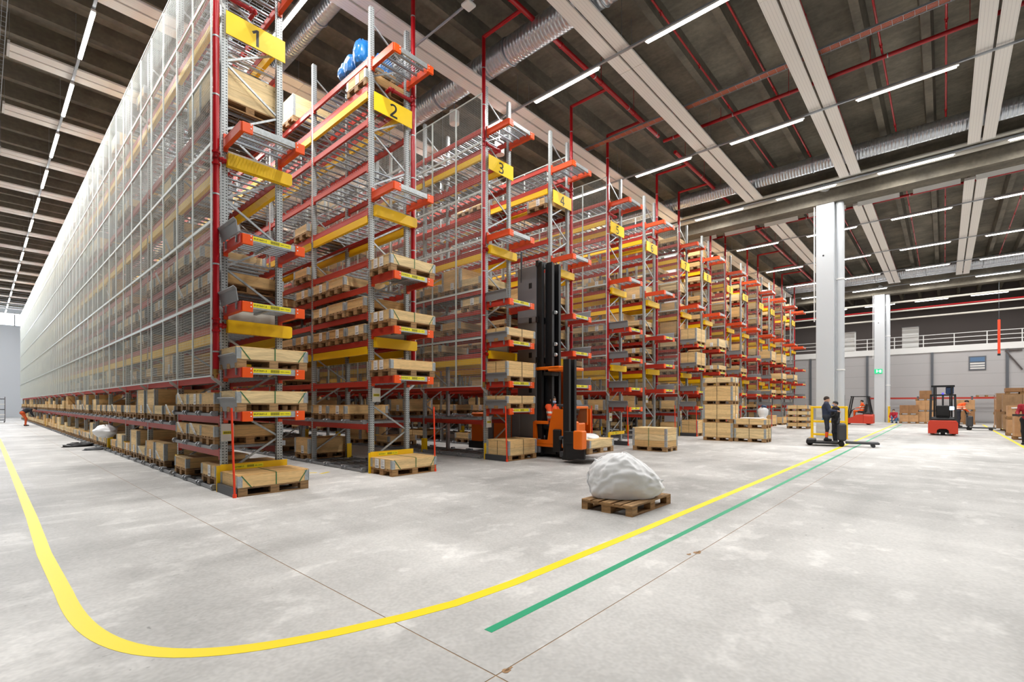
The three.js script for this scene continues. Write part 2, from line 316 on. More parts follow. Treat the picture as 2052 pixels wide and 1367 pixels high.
// ------------------------------------------------------------------ radiant ceiling panels in pairs, across the hall
{
  const zs = [12.5, 8.65, 4.8, 0.98, -2.87, -6.5, -10.25, -14.3, -18.43, -22.2, -26.1]; for (let z = -29.95; z > -74; z -= 3.85) zs.push(z);
  zs.forEach((z, i) => {
    for (const [x0, x1] of [[0.54, 23.9], [27.8, 47.6]]) {
      if (x0 > 20 && z < -26) continue;
      const t = thing('radiant_panel', `pair of white heating strips ${x0 > 20 ? 'beyond the main beam' : 'over the racks'}, ${ORD[i + 1]} from open floor end`, 'heating panel', [0, 10.9, z], 0, x0 > 20 ? 'heating strips beyond the main beam' : 'heating strips over the racks');
      const n = 4, L = (x1 - x0) / n;
      for (const s of [-1, 1]) for (let k = 0; k < n; k++) part('strip', L - 0.012, 0.05, 0.33, M.panel, t, [x0 + L * (k + 0.5), 0, s * 0.195]);
      part('end_cap', 0.05, 0.1, 0.7, M.white, t, [x0 - 0.02, 0.03, 0]); part('end_cap', 0.05, 0.1, 0.7, M.white, t, [x1 + 0.02, 0.03, 0]);
      const w = new MB(); for (let k = 0; k <= n; k++) w.box(0.008, 1.4, 0.008, [x0 + L * k, 0.7, 0]); w.build('hanger_wires', M.tray, t);
    }
  });
  for (let k = 0; k < 12; k++) {
    const t = thing('air_baffle', `tilted white baffle plate beside main beam, ${ORD[k + 1]} from open floor end`, 'baffle', [26.9, 10.75, 5.6 - k * 1.95], 0, 'baffle plates beside the main beam');
    part('plate', 0.05, 0.42, 1.5, M.white, t, [0, 0, 0], [0, 0, 0.5]); const w = new MB(); w.box(0.01, 1.0, 0.01, [0, 0.6, 0.5]).box(0.01, 1.0, 0.01, [0, 0.6, -0.5]).cyl(0.03, 0.05, [-0.02, 0.05, 0], [0, 0, 1.57]); w.build('hangers', M.tray, t);
  }
}
// ------------------------------------------------------------------ ducts, trays, roof sprinklers
function duct(label, x, y, r, za, zb) {
  const t = thing('air_duct', label, 'duct', [x, y, 0]);
  const g = new THREE.CylinderGeometry(r, r, za - zb, 28, 1, true).toNonIndexed(); const uv = g.attributes.uv;
  for (let i = 0; i < uv.count; i++) uv.setXY(i, uv.getY(i) * (za - zb) + uv.getX(i) * 0.11, uv.getX(i) * 2 * Math.PI * r);
  const m = put('pipe', g, M.duct, t, [0, 0, (za + zb) / 2], [Math.PI / 2, 0, 0]);
  for (let z = za; z > zb; z -= 3) put('collar', new THREE.TorusGeometry(r + 0.01, 0.02, 6, 28), M.tray, t, [0, 0, z]);
  return t;
}
duct('wide silver spiral duct over the gap of second and third racks', 9.9, 11.32, 0.34, 6, -30);
duct('silver spiral duct in front of the main beam', 22.95, 11.33, 0.3, 14, -26);
duct('silver spiral duct far back before the second beam', 46.4, 11.36, 0.32, 14, -20);
duct('slimmer silver duct running close under the second beam', 47.5, 11.3, 0.22, 14, -20);
duct('spiral duct high above the first rack lane', 5.9, 11.5, 0.2, -6, -24);
{
  const pb = thing('service_pipes', 'bundle of pale pipes running along the main beam', 'pipes', [24.6, 10.9, 0]);
  for (const [dx, dy, r] of [[0, 0, 0.09], [0.05, 0.28, 0.07], [-0.35, 0.15, 0.05]]) { const b = new MB('z'); b.cyl(r, 38, [dx, dy, -6], [Math.PI / 2, 0, 0], 12); b.build('pipe', M.plateWhite, pb); }
  const pf = thing('service_pipes', 'pale pipes strung below the roof near the parapet', 'pipes', [51.5, 8.6, 0]);
  for (const [dx, dy, r] of [[0, 0, 0.07], [-0.6, 0.55, 0.06], [-1.2, 1.2, 0.08], [0.5, 1.5, 0.05]]) { const b = new MB('z'); b.cyl(r, 38, [dx, dy, -6], [Math.PI / 2, 0, 0], 12); b.build('pipe', M.plateWhite, pf); }
  const rp = thing('service_pipes', 'dark red pipes under the roof near the parapet', 'pipes', [51, 9.3, 0]);
  for (const [dx, dy] of [[0, 0], [-0.9, 1.3]]) { const b = new MB('z'); b.cyl(0.06, 38, [dx, dy, -6], [Math.PI / 2, 0, 0], 12); b.build('pipe', M.pipe, rp); }
  function tray(label, x, y, w, za, zb, cable, nx) {
    const t = thing('cable_tray', label, 'cable tray', [x, y, 0]);
    for (const s of [-1, 1]) part('side_rail', 0.012, 0.06, za - zb, M.tray, t, [s * w / 2, 0, (za + zb) / 2]);
    const r = new MB(); for (let z = za; z > zb; z -= 0.22) r.box(w, 0.008, 0.008, [0, -0.03, z]); for (let k = 1; k < nx; k++) r.box(0.006, 0.006, za - zb, [-w / 2 + w * k / nx, -0.03, (za + zb) / 2]); r.build('rungs', M.tray, t);
    const c = new MB('z'); for (let k = 0; k < nx; k++) c.cyl(0.014, za - zb, [-w / 2 + w * (k + 0.5) / nx * 0.8 + 0.03, -0.01, (za + zb) / 2], [Math.PI / 2, 0, 0], 7); c.build('cables', cable, t);
  }
  tray('wire cable tray with orange cables under the roof', 15.5, 11.2, 0.25, 12, -12, M.cableOrange, 5);
  tray('wide wire cable tray with dark cables above the open lane', 0.1, 10.9, 0.7, 4, -70, M.cableBlue, 8);
}

// ------------------------------------------------------------------ pallet racks
const Z0 = -9.3, PITCH = 2.68, W = 1.03, TOP = 10.2;
const LEVELS = [1.05, 2.0, 2.9, 3.5, 4.1, 4.66, 5.78, 6.76, 7.76, 8.52, 9.09];
const YELLOW = new Set([2.9, 5.78, 8.52]);
const rackX = (r) => 2.81 + 6.44 * Math.floor((r - 1) / 2) + (r % 2 ? 0 : 2.9);
const uprightG = (() => {
  const s = new THREE.Shape([[-0.05, 0.045], [-0.05, -0.04], [-0.035, -0.045], [-0.035, 0.02], [0.035, 0.02], [0.035, -0.045], [0.05, -0.04], [0.05, 0.045]].map((q) => new THREE.Vector2(...q)));
  const g = new THREE.ExtrudeGeometry(s, { depth: TOP, bevelEnabled: false }); g.rotateX(-Math.PI / 2); g.rotateY(Math.PI);   // flat face towards +z before turning
  const q = uvMetres(g, 'z'), n = q.attributes.normal, p = q.attributes.position, uv = q.attributes.uv;
  for (let i = 0; i < uv.count; i++) uv.setXY(i, (Math.abs(n.getX(i)) > 0.7 ? p.getZ(i) : p.getX(i)) + 0.05, p.getY(i));
  return q;
})();
const beamG = (() => { const b = new MB('z'); b.box(0.05, 0.115, PITCH - 0.1, [0, -0.06, 0]).box(0.054, 0.02, PITCH - 0.1, [0, -0.004, 0]).box(0.058, 0.2, 0.045, [0, -0.07, PITCH / 2 - 0.07]).box(0.058, 0.2, 0.045, [0, -0.07, -PITCH / 2 + 0.07]); return b.geo(); })();
const lowBeamG = beamG;
const yBeamG = (() => { const b = new MB('z'); b.box(0.05, 0.17, PITCH - 0.14, [0, -0.085, 0]).box(0.07, 0.015, PITCH - 0.14, [0, -0.16, 0]); return b.geo(); })();
const deckG = (() => { const b = new MB('x'); for (let k = 0; k < 10; k++) b.box(W - 0.06, 0.028, 0.042, [W / 2, -0.016, -PITCH / 2 + 0.2 + k * 0.253]); for (let k = 0; k < 30; k++) b.box(W + 0.04, 0.006, 0.006, [W / 2, 0.003, -PITCH / 2 + 0.13 + k * 0.0835]); for (let k = 0; k < 4; k++) b.box(0.006, 0.006, PITCH - 0.2, [0.18 + k * 0.22, 0.009, 0]); return b.geo(); })();
const braceG = (up) => { const b = new MB('y'); b.bar([0.06, 0, 0], [W - 0.06, up * 0.58, 0], 0.034, 0.026); return b.geo(); };
const BR = [braceG(1), braceG(-1)];
const bracingG = (() => { const b = new MB('y'); for (let k = 0; k < 16; k++) b.bar([k % 2 ? W - 0.06 : 0.06, 0.3 + k * 0.6, 0], [k % 2 ? 0.06 : W - 0.06, 0.88 + k * 0.6, 0], 0.034, 0.026); return b.geo(); })();
const footG = boxG(0.14, 0.012, 0.13);
const PW = 1.06, PH = 1.322;
const frameG = (() => { const b = new MB('y'); for (const s of [-1, 1]) b.box(0.022, PH, 0.022, [0, PH / 2, s * (PW / 2 - 0.012)]); for (const y of [0.012, PH - 0.012]) b.box(0.026, 0.026, PW, [0, y, 0]); return b.geo(); })();
const wireG = (() => {
  const g = [], w = 0.0027, tri = (len, along) => { const c = new THREE.CylinderGeometry(w / 1.4, w / 1.4, len, 4, 1, true); if (along === 'z') c.rotateX(Math.PI / 2); return c; };
  const b = new MB('y'), gv = tri(PH - 0.03, 'y'), gh = tri(PW - 0.03, 'z');
  for (let z = -PW / 2 + 0.05; z < PW / 2 - 0.02; z += 0.05) b.add(gv, [0, PH / 2, z]);
  for (let y = 0.05; y < PH - 0.02; y += 0.05) b.add(gh, [0, y, 0]);
  return b.geo();
})();
const panelG = mergeGeometries([frameG, wireG].map((g) => g.clone()));
const trayG = (() => { const b = new MB('x'); for (const s of [-1, 1]) b.box(1.14, 0.05, 0.05, [W / 2, 0.035, s * 0.33]); for (let k = 0; k < 6; k++) b.box(0.05, 0.03, 0.66, [0.08 + k * 0.175, 0.045, 0]); for (const s of [-1, 1]) { b.box(0.09, 0.09, 0.1, [-0.06, 0.05, s * 0.36]).cyl(0.035, 0.06, [-0.09, 0.05, s * 0.36], [Math.PI / 2, 0, 0], 10).box(0.09, 0.09, 0.1, [W + 0.06, 0.05, s * 0.36]); } b.box(0.04, 0.05, 0.7, [-0.07, 0.03, 0]).box(0.04, 0.05, 0.7, [W + 0.07, 0.03, 0]); return b.geo(); })();
const armG = (() => { const b = new MB('z'); b.box(0.035, 0.15, 0.8, [0, -0.075, 0.4]).box(0.075, 0.018, 0.8, [0.018, -0.01, 0.4]).box(0.075, 0.018, 0.8, [0.018, -0.145, 0.4]); return b.geo(); })();
const armPlateG = new RoundedBoxGeometry(0.165, 0.165, 0.05, 1, 0.006);
const postPlateG = boxG(0.07, 0.3, 0.03);
const boltG = (() => { const b = new MB(); b.cyl(0.011, 0.01, [0, 0, 0], [Math.PI / 2, 0, 0], 8); return b.geo(); })();
const shelfDeckG = (() => { const b = new MB('x'); for (let k = 0; k < 7; k++) b.box(0.86, 0.026, 0.05, [0, -0.03, 0.1 + k * 0.105]); b.box(0.05, 0.03, 0.78, [0, -0.056, 0.4]); return b.geo(); })();
const gridDeckG = (() => { const b = new MB('x'); for (let k = 0; k < 16; k++) b.box(0.86, 0.006, 0.006, [0, -0.02, 0.04 + k * 0.048]); for (let k = 0; k < 18; k++) b.box(0.006, 0.006, 0.78, [-0.42 + k * 0.0495, -0.014, 0.4]); for (let k = 0; k < 3; k++) b.box(0.86, 0.03, 0.04, [0, -0.04, 0.16 + k * 0.24]); return b.geo(); })();
const sideGuardG = (() => { const b = new MB('z'); b.prism([[0, 0], [-0.03, 0.2], [-0.075, 0.235], [-0.08, 0.222], [-0.042, 0.195], [-0.014, 0]], 0.78); return b.geo(); })();
const hookG = (() => { const b = new MB('y'); b.prism([[-0.03, 0], [0.03, 0], [0.012, -0.12], [-0.012, -0.12]], 0.03); return b.geo(); })();
const plateTex = canvasTex(64, 96, (c, w, h) => { c.fillStyle = '#d8d5cb'; c.fillRect(0, 0, w, h); c.fillStyle = '#e8d820'; c.fillRect(8, 40, 48, 18); c.fillStyle = '#181818'; for (let k = 0; k < 15; k++) c.fillRect(11 + k * 3, 43, 1 + (k * 7 % 3) * 0.5, 12); });
const plateMat = std(0xffffff, 0.6, 0, { map: plateTex });
const stripTex = (code, max) => canvasTex(512, 56, (c, w, h) => {
  c.fillStyle = '#f2e41c'; c.fillRect(0, 0, w, h); c.fillStyle = '#141414'; c.font = 'bold 34px sans-serif'; c.textBaseline = 'middle';
  c.fillText(code, 10, 29); for (let k = 0; k < 34; k++) c.fillRect(232 + k * 3.6, 9, 1 + ((k * 13) % 4) * 0.55, 38); c.font = 'bold 21px sans-serif'; c.fillText(max, 366, 29);
});
const stripMats = new Map();
function stripMat(r, n) {
  const key = r <= 4 ? r * 10 + n : 900 + n;
  if (!stripMats.has(key)) stripMats.set(key, std(0xffffff, 0.5, 0, { map: stripTex(r <= 4 ? `BUFIN0${r}-${n}` : `BUFIN-${n}`, n === 2 || n === 4 ? 'MAX. 1 KAUL.' : 'MAX. 2 KAUL.') }));
  return stripMats.get(key);
}
const numTex = (n) => canvasTex(320, 128, (c, w, h) => {
  c.fillStyle = '#fbd208'; c.fillRect(0, 0, w, h); c.fillStyle = '#121212'; c.font = 'bold 128px monospace'; c.textAlign = 'center'; c.textBaseline = 'middle'; c.fillText(String(n), w * 0.5, h * 0.55);
});
const stripPlane = new THREE.PlaneGeometry(0.62, 0.07), signPlane = new THREE.PlaneGeometry(1.0, 0.4), platePlane = new THREE.PlaneGeometry(0.2, 0.3), floorStrip = new THREE.PlaneGeometry(0.5, 0.06);

const SHELVES = { odd: [1.38, 2.1, 3.18, 4.28, 6.1, 9.0], even: [2.1, 3.13, 4.28, 6.13, 9.0] };
const NEAR = [0, 9, 5, 5, 3, 3, 2, 2, 2, 1, 1, 1, 1, 1, 1], BAYS = [0, 21, 21, 21, 16, 14, 12, 10, 10, 8, 8, 7, 7, 6, 6];
const NAMES = ['', 'one', 'two', 'three', 'four', 'five', 'six', 'seven', 'eight', 'nine', 'ten', 'eleven', 'twelve', 'thirteen', 'fourteen'];
function rack(r) {
  const odd = r % 2 === 1, s = odd ? -1 : 1, x0 = rackX(r), nb = NEAR[r], all = BAYS[r];
  const t = thing('pallet_rack', `tall red and galvanised pallet rack with yellow sign number ${NAMES[r]}`, 'rack', [x0, 0, Z0]);
  const far = { up: [], beam: [], yb: [], deck: [], br: [], tray: [], pan: [] };
  for (let i = 0; i <= all; i++) {
    const z = -0.045 - i * PITCH;
    for (const x of [0.05, W - 0.05]) if (i <= nb) { put('upright', uprightG, M.upright, t, [x, 0, z]); put('foot_plate', footG, M.galv, t, [x, 0.006, z]); } else far.up.push([x, 0, z]);
    if (i > 0 && i <= Math.max(nb, r === 1 ? 14 : 0)) part('post_guard', 0.13, 0.42, 0.13, M.yellow, t, [odd ? 0.03 : W - 0.03, 0.225, z]);
    if (i === 0) for (let k = 0; k < 16; k++) put('brace', BR[k % 2], M.galv, t, [0, k % 2 ? 0.88 + k * 0.6 : 0.3 + k * 0.6, z]);
    else if (i <= nb) put('frame_bracing', bracingG, M.galv, t, [0, 0, z]);
    else far.br.push([0, 0, z]);
  }
  for (let i = 0; i < all; i++) {
    const z = -0.045 - (i + 0.5) * PITCH, near = i < nb;
    const lv = r === 1 && i === 0 ? [0.70, 1.28, ...LEVELS.slice(1)] : LEVELS;
    for (const y of lv) {
      for (const x of [0.025, W - 0.025]) near ? put('beam', beamG, M.beam, t, [x, y, z]) : far.beam.push([x, y, z]);
      if (YELLOW.has(y)) for (const x of [0.02, W - 0.02]) near ? put('yellow_beam', yBeamG, M.yellow, t, [x, y - 0.13, z]) : far.yb.push([x, y - 0.13, z]);
      if (y > 1.5 && !(r === 8 && i === 0)) near ? put('wire_deck', deckG, M.deck, t, [0, y, z]) : far.deck.push([0, y, z]);
    }
    for (const y of [0, ...lv.filter((q) => q < 1.5)]) for (const k of [-1, 0, 1]) near ? put('pullout_tray', trayG, M.tin, t, [0, y + 0.005, z + k * 0.86]) : far.tray.push([0, y + 0.005, z + k * 0.86]);
  }
  instances('far_uprights', uprightG, M.upright, far.up, t); instances('far_beams', beamG, M.beam, far.beam, t); instances('far_yellow_beams', yBeamG, M.yellow, far.yb, t);
  instances('far_decks', deckG, M.deck, far.deck, t); instances('far_bracing', bracingG, M.galv, far.br, t); instances('far_trays', trayG, M.tin, far.tray, t);
  // wire mesh screen on the picking side
  const mx = odd ? -0.16 : W + 0.16, cols = Math.floor(all * PITCH / PW), partCols = r === 1 ? 30 : r === 3 ? 9 : r === 5 ? 5 : r < 8 ? 3 : 1;
  for (let c = 0; c < cols; c++) for (let k = 0; k < 6; k++) {
    const p = [mx, 1.97 + k * PH, -PW / 2 + 0.03 - c * PW];
    if (c < partCols) { const f = put('mesh_panel', frameG, M.mesh, t, p); put('wire_grid', wireG, M.mesh, f); } else far.pan.push(p);
  }
  instances('far_mesh_panels', panelG, M.mesh, far.pan, t);
  const bk = new MB('x'); bk.prism([[0, 0], [0.22, -0.16], [0.22, -0.24], [0, -0.06]], 0.012);
  const bkG = bk.geo();
  for (let i = 0; i <= Math.min(all, r === 1 ? 14 : nb + 2); i++) for (const y of [2.0, 3.3, 5.94, 8.6]) put('mesh_bracket', bkG, M.bracket, t, [mx, y, -0.01 - i * PITCH], odd ? undefined : [0, Math.PI, 0]);
  // number sign and yellow end guards
  const sg = part('number_sign', 1.0, 0.4, 0.012, M.sign, t, [0.55, 8.12, 0.07]);
  put('numeral', signPlane, std(0xffffff, 0.5, 0, { map: numTex(r) }), sg, [0, 0, 0.0075]);
  const hold = new MB(); hold.box(0.03, 0.03, 0.06, [-0.4, 0.1, -0.035]).box(0.03, 0.03, 0.06, [0.4, 0.1, -0.035]); hold.build('sign_bracket', M.galv, sg);
  for (const y of [2.74, 5.62]) {
    const g = new MB(); g.prism([[-0.53, 0], [0.53, 0], [0.56, 0.03], [0.56, 0.2], [0.53, 0.22], [-0.53, 0.22]], 0.006, [0, 0, 0.1]).box(1.06, 0.006, 0.1, [0, 0.003, 0.05]).box(0.006, 0.22, 0.1, [0.5, 0.11, 0.05]).box(0.006, 0.22, 0.1, [-0.53, 0.11, 0.05]);
    g.build('end_guard', M.yellow, t, [0.6, y, 0.02]);
    part('infill_sheet', 0.8, y < 3 ? 0.26 : 0.1, 0.006, M.plateWhite, t, [0.5, y + (y < 3 ? 0.36 : 0.27), -0.02]);
  }
  // buffer shelves carried in front of the end frame
  (odd ? SHELVES.odd : SHELVES.even).forEach((y, k) => {
    const code = odd ? k + 2 : k + 3, low = y < 5;
    for (const x of [0.06, W - 0.05]) { put('shelf_arm', armG, low ? M.beam : M.arm, t, [x - 0.02, y, 0.02]); put('arm_bracket', postPlateG, M.arm, t, [x, y - 0.06, 0.02]); }
    for (const x of [0.13, 0.99]) { const q = put('arm_end_plate', armPlateG, M.plate, t, [x, y - 0.08, 0.82]); for (const by of [0.06, 0.0]) put('bolt', boltG, M.white, q, [x < 0.5 ? 0.05 : -0.05, by, 0.027]); }
    part('shelf_front', 0.7, 0.1, 0.04, M.galv, t, [0.56, y - 0.055, 0.815]);
    put('shelf_deck', low ? shelfDeckG : gridDeckG, M.deck, t, [0.54, y, 0]);
    if (low) {
      put('location_label', stripPlane, stripMat(r, code), t, [0.52, y - 0.045, 0.8365]);
      const gd = put('side_guard', sideGuardG, M.guard, t, odd ? [-0.0, y, 0.04] : [W + 0.0, y, 0.82], odd ? undefined : [0, Math.PI, 0]);
      for (const z of [0.14, 0.64]) put('guard_hook', hookG, M.tin, gd, [0.0, 0, z], [0, Math.PI / 2, 0]);
    }
  });
  // floor guard, side rail and the thin orange rod at the corner
  const px = odd ? 0 : W;
  part('floor_guard', 0.14, 0.44, 0.03, M.yellow, t, [odd ? -0.02 : 0.0, 0.22, 0.05]);
  const fg = part('floor_guard_bar', 1.12, 0.12, 0.03, M.yellow, t, [0.53, 0.4, 0.055]);
  put('location_label', floorStrip, stripMat(r, 1), fg, [-0.12, 0, 0.016]);
  part('floor_rail', 0.05, 0.15, 0.8, M.darkGrey, t, [px + s * 0.06, 0.075, 0.46]);
  const rod = new MB('y'); rod.rod([0, 0, 0], [s * 0.01 - 0.03, 1.44, -0.02], 0.017, 8).cyl(0.03, 0.06, [0, 0.03, 0]); rod.build('orange_rod', M.rod, t, [px + s * 0.07, 0.0, 0.86]);
  const pp = part('post_plate', 0.2, 0.3, 0.008, M.plateWhite, t, odd ? [0.08, 1.01, 0.05] : [0.12, 1.7, 0.05]); put('plate_print', platePlane, plateMat, pp, [0, 0, 0.0045]);
  return t;
}
const racks = []; for (let r = 1; r <= 14; r++) racks[r] = rack(r);

// red sprinkler risers at the rack ends, joined to the mains under the roof
{
  const P = (b, a, c, r = 0.05) => b.rod(a, c, r, 14);
  for (let r = 1; r <= 14; r++) {
    const odd = r % 2 === 1, s = odd ? -1 : 1, x = rackX(r) + (odd ? -0.09 : W + 0.09), z = Z0 + 0.02;
    const t = thing('sprinkler_riser', `red sprinkler pipe climbing the end of rack ${NAMES[r]}`, 'pipe', [x, 0, z]);
    const b = new MB('y'); P(b, [0, 2.1, 0], [0, 11.45, 0]); b.add(new THREE.SphereGeometry(0.052, 12, 8), [0, 11.45, 0]); P(b, [0, 11.45, 0], [0, 11.45, 1.4]); b.build('riser', M.pipe, t);
    for (const y of [2.86, 5.72, 8.6]) {
      const q = new MB('y'); P(q, [0, y, 0], [-s * 0.16, y, 0], 0.04); for (const d of [-0.1, 0.1]) q.cyl(0.068, 0.03, [0, y + d, 0]).sph(0.06, [0, y, 0]); q.cyl(0.055, 0.03, [-s * 0.1, y, 0], [0, 0, Math.PI / 2]);
      if (y > 8) { P(q, [-s * 0.1, y, 0], [-s * 0.62, y, 0], 0.038); q.sph(0.05, [-s * 0.62, y, 0]); P(q, [-s * 0.62, y, 0], [-s * 0.62, y, -0.3], 0.038); q.cyl(0.055, 0.03, [-s * 0.55, y, 0], [0, 0, Math.PI / 2]); }
      q.build('tee', M.pipe, t);
      if (r !== 8) { const inr = new MB('z'); P(inr, [-s * 0.3, y - 0.06, -0.3], [-s * 0.3, y - 0.06, -10], 0.025); inr.build('sprinkler_line', M.pipe, racks[r], [x - rackX(r), 0, z - Z0]); }
    }
    const c = new MB('y'); for (const y of [2.4, 3.9, 5.1, 6.8, 7.8, 9.6, 10.6]) c.cyl(0.056, 0.025, [0, y, 0]); c.build('clamps', M.galv, t);
    const v = new MB('y'); v.cyl(0.04, 0.1, [0, 2.05, 0]).cyl(0.03, 0.06, [0, 1.98, 0]).box(0.03, 0.02, 0.08, [0, 2.02, 0.05]); v.build('drain_valve', M.brass, t);
  }
  const mains = [['red sprinkler main over the rack ends', [[5.6, 11.45, -7.9], [16.9, 11.45, -7.9]], 0.07], ['red sprinkler main over the ends of further racks', [[18.4, 11.45, -7.9], [24.8, 11.45, -7.9]], 0.07], ['red sprinkler main beyond the main beam', [[26.2, 11.45, -7.9], [47.8, 11.45, -7.9]], 0.07], ['long red sprinkler pipe crossing under the roof', [[17.35, 11.45, 12], [17.35, 11.45, -7.9]], 0.06], ['red sprinkler pipe crossing beyond the main beam', [[29.2, 11.3, 12], [29.2, 11.3, -12]], 0.06], ['second red sprinkler pipe beyond the main beam', [[27.2, 11.3, 12], [27.2, 11.3, -12]], 0.05]];
  for (const [label, [a, c], rad] of mains) {
    const t = thing('sprinkler_main', label, 'pipe', [a[0], a[1], a[2]]); const d = [c[0] - a[0], 0, c[2] - a[2]];
    const b = new MB(d[0] ? 'x' : 'z'); b.rod([0, 0, 0], d, rad, 14); b.build('pipe', M.pipe, t);
    const k = new MB(), L = Math.hypot(d[0], d[2]); for (let q = 1; q < L; q += 2.1) k.cyl(rad + 0.012, 0.05, [d[0] * q / L, 0, d[2] * q / L], d[0] ? [0, 0, Math.PI / 2] : [Math.PI / 2, 0, 0]).box(0.012, 0.8, 0.012, [d[0] * q / L, 0.4, d[2] * q / L]); k.build('couplings', M.pipe, t);
    const cl = new MB(); for (let q = 0.6; q < L; q += 2.1) cl.cyl(rad + 0.008, 0.03, [d[0] * q / L, 0, d[2] * q / L], d[0] ? [0, 0, Math.PI / 2] : [Math.PI / 2, 0, 0]); cl.build('clamps', M.galv, t);
  }
  for (let k = 0; k < 11; k++) for (const [x0, x1] of [[10.5, 22.6], [27.5, 46]]) {
    const z = 8.2 - k * 1.36; if (z < -6.5) continue;
    const t = thing('sprinkler_branch', `thin red sprinkler pipe ${x0 > 20 ? 'beyond the main beam' : 'between the roof ribs'}, ${ORD[k + 1]} from open floor end`, 'pipe', [x0, 11.55, z], 0, x0 > 20 ? 'branch pipes beyond the main beam' : 'branch pipes over the open floor');
    const b = new MB('x'); b.rod([0, 0, 0], [x1 - x0, 0, 0], 0.028, 9); b.build('pipe', M.pipe, t);
    const h = new MB(); for (let q = 1.2; q < x1 - x0; q += 2.6) h.cyl(0.04, 0.07, [q, 0, 0], [0, 0, Math.PI / 2], 9).cyl(0.014, 0.08, [q, -0.06, 0], [0, 0, 0], 7); h.build('sprinkler_heads', M.pipe, t);
  }
}

// ------------------------------------------------------------------ painted lines
{
  function strip(name, label, pts, w, mat) {           // flat tape along a path on the floor
    const s = [], n = pts.length, L = [], R = [];
    pts.forEach((p, i) => { const a = pts[Math.max(0, i - 1)], b = pts[Math.min(n - 1, i + 1)], dx = b[0] - a[0], dz = b[1] - a[1], l = Math.hypot(dx, dz); L.push([p[0] - dz / l * w / 2, p[1] + dx / l * w / 2]); R.push([p[0] + dz / l * w / 2, p[1] - dx / l * w / 2]); });
    const sh = new THREE.Shape([...L, ...R.reverse()].map(([x, z]) => new THREE.Vector2(x, -z)));
    const g = new THREE.ExtrudeGeometry(sh, { depth: 0.0012, bevelEnabled: false }); g.rotateX(-Math.PI / 2);
    const m = castAll(new THREE.Mesh(uvMetres(g), mat)); m.name = numbered(name); m.position.y = 0.0004; scene.add(m); tag(m, label, 'floor line'); return m;
  }
  const pts = [[0.62, -60], [0.56, -26], [0.47, -9], [0.44, -6.7], [0.455, -5.2]];
  const bez = new THREE.CubicBezierCurve(new THREE.Vector2(0.455, -5.2), new THREE.Vector2(0.44, -3.75), new THREE.Vector2(0.62, -3.3), new THREE.Vector2(1.65, -2.955));
  for (let i = 1; i <= 24; i++) { const q = bez.getPoint(i / 24); pts.push([q.x, q.y]); }
  pts.push([2.0, -2.845], [2.4, -2.75], [3, -2.7], [5, -2.68], [46, -2.66]);
  strip('yellow_line', 'wide yellow floor line bending round the rack corner', pts, 0.108, M.yellowTape);
  strip('green_line', 'narrow green floor line beside the yellow one', [[2.26, -2.25], [20, -2.3], [45, -2.3]], 0.068, M.greenTape);
  strip('yellow_line', 'yellow floor line in front of the carton pallets', [[22, 2.05], [48, 2.05]], 0.1, M.yellowTape);
  const mk = thing('floor_mark', 'worn yellow painted mark in the lane of racks one and two', 'floor mark', [4.75, 0.0008, -10.1]);
  const a = new MB(); a.add(new THREE.RingGeometry(0.16, 0.24, 20, 1, 0.4, 2.4), [0, 0, 0], [-Math.PI / 2, 0, 0]).box(0.3, 0.001, 0.07, [0.3, 0, 0.06], [0, 0.5, 0]); a.build('arc', M.yellowTape, mk);
  const c = new MB(); c.add(new THREE.CircleGeometry(0.14, 14, 0, 3.1), [-0.32, 0, 0.35], [-Math.PI / 2, 0, 0]); c.build('blot', M.yellowTape, mk);
  const sc = thing('paper_scrap', 'small white paper scrap lying on the open floor', 'scrap', [7.75, 0, 0.7]); part('sheet', 0.09, 0.002, 0.06, M.paper, sc, [0, 0.002, 0], [0, 0.4, 0]);
}

// ------------------------------------------------------------------ pallets and collar boxes
const BL = 1.15, BD = 0.8, CH = 0.195, PALLET = 0.144;
function palletPieces(f, L = BL) {                        // f(kind, w, h, d, x, y, z)
  for (const z of [-0.35, 0, 0.35]) f('base_board', L, 0.022, z ? 0.1 : 0.145, 0, 0.011, z);
  for (const x of [-(L / 2 - 0.0725), 0, L / 2 - 0.0725]) for (const z of [-0.35, 0, 0.35]) f('block', 0.145, 0.078, z ? 0.1 : 0.145, x, 0.061, z);
  for (const x of [-(L / 2 - 0.0725), 0, L / 2 - 0.0725]) f('stringer', 0.145, 0.022, BD, x, 0.111, 0);
  for (const [z, d] of [[-0.3275, 0.145], [-0.172, 0.1], [0, 0.145], [0.172, 0.1], [0.3275, 0.145]]) f('deck_board', L, 0.022, d, 0, 0.133, z);
}
const palletG = (() => { const b = new MB('x'); palletPieces((k, w, h, d, x, y, z) => b.box(w, h, d, [x, y, z])); return b.geo(); })();
const boardG = [0, 1, 2, 3].map((k) => ({ x: boxG(BL, CH - 0.004, 0.022, 'x', k * 0.37, k * 0.21), z: boxG(0.022, CH - 0.004, BD - 0.044, 'z', k * 0.29 + 0.1, k * 0.23) }));
const collarG = [1, 2, 3, 4].map((n) => { const b = new MB('x'); for (let c = 0; c < n; c++) { const y = PALLET + CH * (c + 0.5); for (const s of [-1, 1]) b.box(BL, CH - 0.004, 0.022, [0, y, s * (BD / 2 - 0.011)]).box(0.022, CH - 0.004, BD - 0.044, [s * (BL / 2 - 0.011), y, 0]); } b.box(BL - 0.03, 0.014, BD - 0.03, [0, PALLET + CH * n - 0.004, 0]); return b.geo(); });
const hingeG = (() => { const b = new MB('y'); b.box(0.07, 0.18, 0.005, [0.032, 0, 0.002]).box(0.005, 0.18, 0.07, [-0.002, 0, -0.032]).cyl(0.008, 0.19, [-0.004, 0, 0.004], [0, 0, 0], 8); return b.geo(); })();
